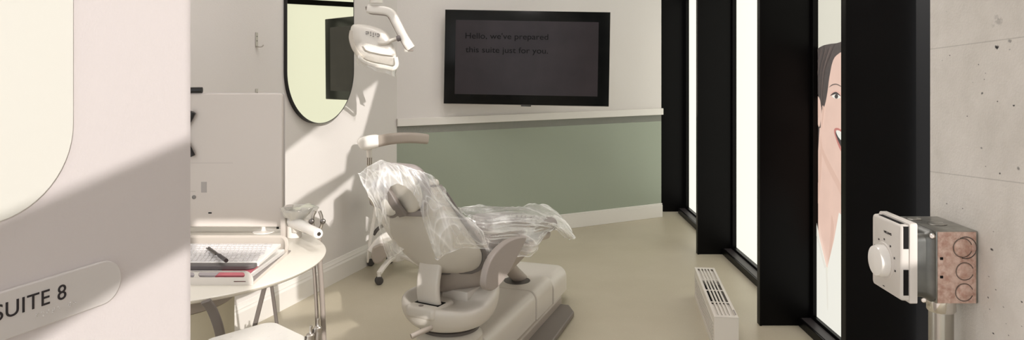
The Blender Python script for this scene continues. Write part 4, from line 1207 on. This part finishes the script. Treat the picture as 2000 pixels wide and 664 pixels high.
# arm panels
def arm(poly, lat, th, name, m):
    pts = [C2(x, y, lat) for x, y in poly]
    P = catmull([Vector((a, b_, 0)) for a, b_ in pts], 4, True)
    bm = B(); prism(bm, [(p.x, p.y) for p in P], th, lambda x, y, zz: CU(lat - zz, x, y)); return obj(name, bm, m, ch, bevel=.01)
arm([(949, 556), (953, 527), (964, 501), (985, 478), (1006, 466), (1026, 463), (1027, 471), (1012, 500), (996, 530), (980, 553), (966, 566), (955, 567)], .305, .032, 'armrest', mat('armrest_taupe', (164, 154, 147), .4))
la = [CU(-.27, .18, .60), CU(-.29, .16, .72), CU(-.28, .14, .82), CU(-.27, .20, .862), CU(-.265, .27, .866), CU(-.26, .36, .862)]
bm = B(); sweep(bm, catmull(la, 6), rrect(.055, .045, .018)); obj('armrest', bm, creamp, ch, angle=60)

# ------------------------------------------------------------------ plastic drapes
filmm = film('clear_plastic_film', (253, 252, 250), .95, .26, fold=True, hscale=5)
def bic(net, u, v):
    R = []
    for row in net:
        n = len(row) - 1; t = u * n; i = min(int(t), n - 1); t -= i
        p = [Vector(row[max(i - 1, 0)]), Vector(row[i]), Vector(row[i + 1]), Vector(row[min(i + 2, n)])]
        R.append(.5 * (2 * p[1] + (p[2] - p[0]) * t + (2 * p[0] - 5 * p[1] + 4 * p[2] - p[3]) * t * t + (3 * p[1] - p[0] - 3 * p[2] + p[3]) * t ** 3))
    n = len(R) - 1; t = v * n; i = min(int(t), n - 1); t -= i
    p = [R[max(i - 1, 0)], R[i], R[i + 1], R[min(i + 2, n)]]
    return .5 * (2 * p[1] + (p[2] - p[0]) * t + (2 * p[0] - 5 * p[1] + 4 * p[2] - p[3]) * t * t + (3 * p[1] - p[0] - 3 * p[2] + p[3]) * t ** 3)
def ridge(x, y, seed, sharp):
    wx = noise.noise(Vector((x * .45, y * .45, seed + 11))) * 1.1; wy = noise.noise(Vector((x * .45, y * .45, seed + 31))) * 1.1
    n = noise.noise(Vector((x + wx, y + wy, seed)))
    return n, math.exp(-abs(n) * sharp)
def inside(poly, x, y):
    c = False; n = len(poly)
    for i in range(n):
        (x0, y0), (x1, y1) = poly[i], poly[(i + 1) % n]
        if (y0 > y) != (y1 > y) and x < (x1 - x0) * (y - y0) / (y1 - y0) + x0: c = not c
    return c
def drape(name, net, amp, fan, label, seed, nu=170, nv=140, cut=None):
    net = [[W(*p) for p in row] for row in net]
    bm = B(); G = []; FO = []
    for j in range(nv + 1):
        row = []
        for i in range(nu + 1):
            u, v = i / nu, j / nv
            p = bic(net, u, v); e = .004
            du = bic(net, min(1, u + e), v) - bic(net, max(0, u - e), v); dv = bic(net, u, min(1, v + e)) - bic(net, u, max(0, v - e))
            n = du.cross(dv); n = n.normalized() if n.length > 1e-9 else Vector((0, -1, 0))
            if n.y > 0: n = -n
            a = amp(u, v)
            x, y = fan(u, v)
            n1, r1 = ridge(x, y, seed, 26); n2, r2 = ridge(x * 2.3 + 4, y * 1.9, seed + 5, 16); n3, r3 = ridge(x * .9 - y * .8, y * 2.6 + x * .7, seed + 9, 30)
            d = a * (abs(n1) * 2.0 + abs(n2) * .35 + abs(n3) * 1.0)
            edge = min(u, 1 - u, v, 1 - v)
            wig = Vector((noise.noise(p * 16), noise.noise(p * 16 + Vector((3, 3, 3))), noise.noise(p * 16 + Vector((7, 7, 7))))) * (.010 * max(0, 1 - edge * 14))
            row.append(bm.verts.new(p - n * d + n * a * .8 + wig))
            msk = .55 + .9 * noise.noise(Vector((u * 4, v * 4, seed + 2)))
            FO.append(min(1, max(0, (r1 * .7 + r3 * .6 + r2 * .45) * max(.1, msk)) + .5 * max(0, 1 - edge * 60)))
        G.append(row)
    for j in range(nv):
        for i in range(nu):
            if cut:
                c_ = (G[j][i].co + G[j + 1][i + 1].co) / 2
                if inside(cut, 1000 + F * c_.x / c_.y, 112 + F * (1.5 - c_.z) / c_.y): continue
            bm.faces.new((G[j][i], G[j][i + 1], G[j + 1][i + 1], G[j + 1][i]))
    bm.verts.index_update()
    lv = {}
    o = obj(name, bm, filmm, None, angle=180)
    at = o.data.attributes.new('fold', 'FLOAT', 'POINT'); at.data.foreach_set('value', FO)
    tag(o, label, 'plastic cover'); return o
net1 = [[(701, 343, 2.98), (722, 322, 2.99), (757, 315, 3.0), (806, 328, 2.99), (852, 354, 2.99), (893, 412, 3.14)],
        [(713, 368, 2.92), (735, 350, 2.90), (770, 346, 2.90), (812, 362, 2.92), (858, 385, 2.97), (915, 425, 3.06)],
        [(734, 403, 2.93), (752, 398, 2.90), (785, 395, 2.88), (825, 403, 2.90), (872, 418, 2.95), (935, 446, 3.02)],
        [(741, 445, 3.02), (760, 442, 2.99), (795, 440, 2.96), (838, 455, 2.93), (888, 456, 2.95), (950, 470, 3.02)],
        [(757, 505, 3.10), (775, 496, 3.06), (805, 482, 3.02), (853, 506, 2.94), (888, 487, 2.97), (955, 486, 3.03)]]
drape('plastic_cover', net1, lambda u, v: .006 + .022 * abs(u - .42), lambda u, v: ((u - v * .22) * 6, v * 1.6 + u), 'crumpled clear plastic cover draped over the headrest and back of the dental chair', 1, nu=280, nv=230, cut=[(756, 378), (763, 364), (776, 358), (792, 364), (804, 374), (816, 392), (832, 450), (850, 500), (845, 530), (822, 530), (800, 492), (778, 480), (762, 455), (760, 405)])
net2 = [[(893, 414, 3.5), (903, 403, 3.6), (955, 405, 3.8), (1015, 402, 4.1), (1050, 398, 4.3), (1080, 408, 4.4), (1100, 425, 4.45)],
        [(910, 420, 3.35), (935, 421, 3.4), (975, 415, 3.6), (1020, 411, 3.85), (1060, 416, 4.05), (1100, 430, 4.2), (1118, 455, 4.2)],
        [(922, 440, 3.22), (952, 440, 3.2), (990, 432, 3.4), (1030, 427, 3.6), (1065, 430, 3.85), (1095, 446, 4.0), (1122, 466, 4.05)],
        [(940, 470, 3.17), (962, 468, 3.24), (1000, 458, 3.42), (1035, 453, 3.55), (1060, 445, 3.7), (1085, 443, 3.95), (1108, 466, 4.05)],
        [(952, 528, 3.17), (966, 512, 3.22), (1008, 500, 3.46), (1040, 500, 3.52), (1054, 474, 3.66), (1078, 446, 3.9), (1100, 462, 4.0)]]
drape('plastic_cover', net2, lambda u, v: .013, lambda u, v: (u * 1.8 + v * .4, (v - u * .35) * 5), 'crumpled clear plastic cover spread over the seat and leg rest of the dental chair', 7)

# ------------------------------------------------------------------ operating light
LD = 4.25
ll = thing('operating_light', W(735, 90, LD), 0, 'white dental operating light on a jointed arm hanging above the chair', 'dental light')
lampw = mat('lamp_white', (228, 223, 215), .28, coat=.2)
tp = W(735, 0, LD)
bm = B(); tube(bm, [Vector((tp.x, LD, CEIL - .001)), W(735, 6, LD)], .038, 24, False); obj('ceiling_post', bm, lampw, ll)
bm = B(); lathe(bm, [(.11, CEIL - .05), (.12, CEIL - .04), (.12, CEIL - .0005)], Matrix.Translation((tp.x, LD, 0)), 32); obj('ceiling_rose', bm, lampw, ll)
armp = [W(x, y, LD) for x, y in ((718, 17), (728, 19), (742, 20), (757, 22.5), (766, 29), (772, 40), (781, 58), (792, 78), (803, 95))]
path = catmull(armp, 6)
bm = B(); sweep(bm, path, rrect(.05, .048, .014, 3), up=Vector((0, 1, 0))); obj('swing_arm', bm, lampw, ll, angle=60)
armq = [W(x, y, LD - .012) for x, y in ((715, 13), (717, 20), (724, 26), (740, 28), (755, 30), (761, 36), (770, 53), (781, 74), (790, 90), (796, 97), (807, 98.5))]
bm = B(); tube(bm, armq, .0058, 10); obj('arm_trim', bm, mat('trim_grey', (150, 140, 132), .35), ll)
bm = B(); lathe(bm, [(.012, 0), (.014, .004), (.014, .02), (.0, .021)], Matrix.Translation(W(794, 101, LD)), 20); obj('arm_end_cap', bm, lampw, ll)
# yoke
bm = B(); tube(bm, [W(738, 84, LD - .05), W(755, 84, LD - .04), W(764, 79, LD - .03), W(779, 75, LD - .01)], .011, 14); obj('yoke', bm, mat('yoke_cream', (214, 208, 198), .35), ll)
bm = B(); lathe(bm, [(.014, 0), (.017, .003), (.017, .02), (.014, .024)], aim(W(775, 76, LD - .015), W(785, 73, LD) - W(775, 76, LD)), 20); obj('yoke_nut', bm, mat('nut_grey', (120, 112, 112), .4), ll)
# head: body shell, sculpted rear, handle
def lp(pts, d): return [W(x, y, d) for x, y in pts]
outer = [(686, 52), (694, 47), (712, 48), (735, 53), (752, 61), (762, 73), (768, 88), (773, 101), (775, 120), (768, 130), (745, 126), (722, 121), (708, 115), (697, 106), (688, 88), (684, 68)]
mid = [(694, 54), (702, 51), (716, 53), (735, 58), (750, 65), (759, 76), (765, 89), (770, 101), (771, 108), (764, 112), (745, 108), (724, 103), (712, 99), (704, 92), (697, 80), (693, 66)]
inr = [(702, 60), (708, 57), (718, 58), (733, 62), (746, 68), (752, 76), (757, 85), (762, 95), (760, 100), (752, 101), (738, 98), (724, 94), (714, 90), (708, 84), (704, 74), (701, 66)]
bm = B()
rings = [catmull(lp(outer, LD + .06), 3, True), catmull(lp(outer, LD + .03), 3, True), catmull(lp(outer, LD), 3, True), catmull(lp(mid, LD - .02), 3, True), catmull(lp(inr, LD - .032), 3, True)]
loft(bm, rings); obj('lamp_head', bm, lampw, ll, sub=1, angle=60)
bm = B()
a1 = [(688, 60), (686, 74), (691, 92), (701, 107), (710, 114)]
sweep(bm, catmull(lp(a1, LD - .004), 6), rrect(.028, .014, .005), up=Vector((0, 1, 0))); obj('side_rim', bm, mat('rim_light_taupe', (204, 196, 184), .35), ll)
facet = [(707, 90), (714, 84), (728, 87), (750, 93), (769, 99), (772, 105), (768, 110), (745, 107), (722, 102), (712, 98)]
bm = B(); loft(bm, [lp(facet, LD - .016), lp(facet, LD - .030), [p + (W(740, 97, LD - .04) - p) * .12 + Vector((0, -.012, 0)) for p in lp(facet, LD - .030)]]); obj('rear_facet', bm, lampw, ll, bevel=.003)
hd = [(704, 108), (703, 113), (712, 121), (730, 127), (752, 131), (768, 134), (775, 127), (773, 112)]
bm = B(); sweep(bm, catmull(lp(hd, LD - .018), 6), rrect(.024, .018, .007), up=Vector((0, 1, 0))); obj('handle', bm, lampw, ll, angle=60)
bm = B()
sym = mat('symbol_grey', (120, 114, 112), .5)
for x, y, w, h in ((716, 62, 4, 1.1), (716, 66, 4, 1.1), (719.5, 64, 1, 5), (724, 64, 1, 5), (724, 69, 2.6, 1.4), (729, 66, 1, 5), (729, 71, 2.6, 1.4), (733.5, 67, 1, 5), (738, 66, 4, 1.1), (738, 71, 4, 1.1), (741, 69, 1, 4)):
    c_ = W(x, y, LD - .0335); box(bm, (c_.x - w / 2 * LD / F, c_.y - .002, c_.z - h / 2 * LD / F), (c_.x + w / 2 * LD / F, c_.y + .012, c_.z + h / 2 * LD / F))
obj('control_symbols', bm, sym, ll, smooth=False)
# thin plastic sleeve around the lower head
bm = B(); NR = 40; R = []
cen = W(735, 112, LD)
for i in range(7):
    q = i / 6; ring = []
    for k in range(NR):
        a = 2 * PI * k / NR
        p = cen + Vector((.125 * math.cos(a) * (1 - .15 * q), .06 * math.sin(a) * (1 - .3 * q), .02 - .095 * q + .035 * math.cos(a) * -1))
        p += Vector((noise.noise(p * 25), noise.noise(p * 25 + Vector((4, 4, 4))), noise.noise(p * 25 + Vector((8, 8, 8))))) * .012
        ring.append(bm.verts.new(p))
    R.append(ring)
for i in range(6):
    for k in range(NR): bm.faces.new((R[i][k], R[i][(k + 1) % NR], R[i + 1][(k + 1) % NR], R[i + 1][k]))
sleeve = film('lamp_sleeve_film', (236, 234, 228), .10, .1)
obj('plastic_sleeve', bm, sleeve, ll, angle=180)['label'] = 'thin clear plastic sleeve'

# ------------------------------------------------------------------ fill light panels added on the unseen ceiling, then sun and sky
lm = mat('fill_panel_glow', (255, 251, 249), .5, emit=15)
for i, (x, y, lab) in enumerate(((.2, 2.2, 'nearest square added fill light panel above the doorway side'), (.3, 4.4, 'square added fill light panel above the dental chair legs'), (-.5, 3.2, 'square added fill light panel above the round desk side'))):
    cl = thing('fill_panel', (x, y, CEIL - .03), 0, lab, 'fill light', 'added fill light panels')
    bm = B(); box(bm, (x - .3, y - .3, CEIL - .03), (x + .3, y + .3, CEIL - .0005), bev=.004); obj('frame', bm, whitep, cl)
    bm = B(); box(bm, (x - .28, y - .28, CEIL - .032), (x + .28, y + .28, CEIL - .0295)); obj('diffuser', bm, lm, cl, smooth=False)

sun = bpy.data.lights.new('sun', 'SUN'); sun.energy = 2.75; sun.angle = math.radians(.25); sun.color = (1, .95, .91)
so = bpy.data.objects.new('sun', sun); COL.objects.link(so); so.rotation_euler = SD.to_track_quat('-Z', 'Y').to_euler(); so.location = (6, -4, 5)
w = bpy.data.worlds.new('world'); sc.world = w; w.use_nodes = True
bg = w.node_tree.nodes['Background']; bg.inputs[0].default_value = (.96, .98, 1, 1); bg.inputs[1].default_value = 1.3

cam = bpy.data.cameras.new('camera'); cam.lens = 26; cam.sensor_width = 36; cam.shift_y = -.11; cam.clip_start = .02
co = bpy.data.objects.new('camera', cam); COL.objects.link(co); co.location = (0, 0, 1.5); co.rotation_euler = (PI / 2, 0, 0)
sc.camera = co
sc.view_settings.view_transform = 'Standard'
try: sc.view_settings.look = 'None'
except Exception: pass
sc.view_settings.gamma = 1; sc.view_settings.use_curve_mapping = False
sc.view_settings.exposure = 0.30
sc.cycles.max_bounces = 10; sc.cycles.transparent_max_bounces = 24
sc.cycles.sample_clamp_indirect = 6
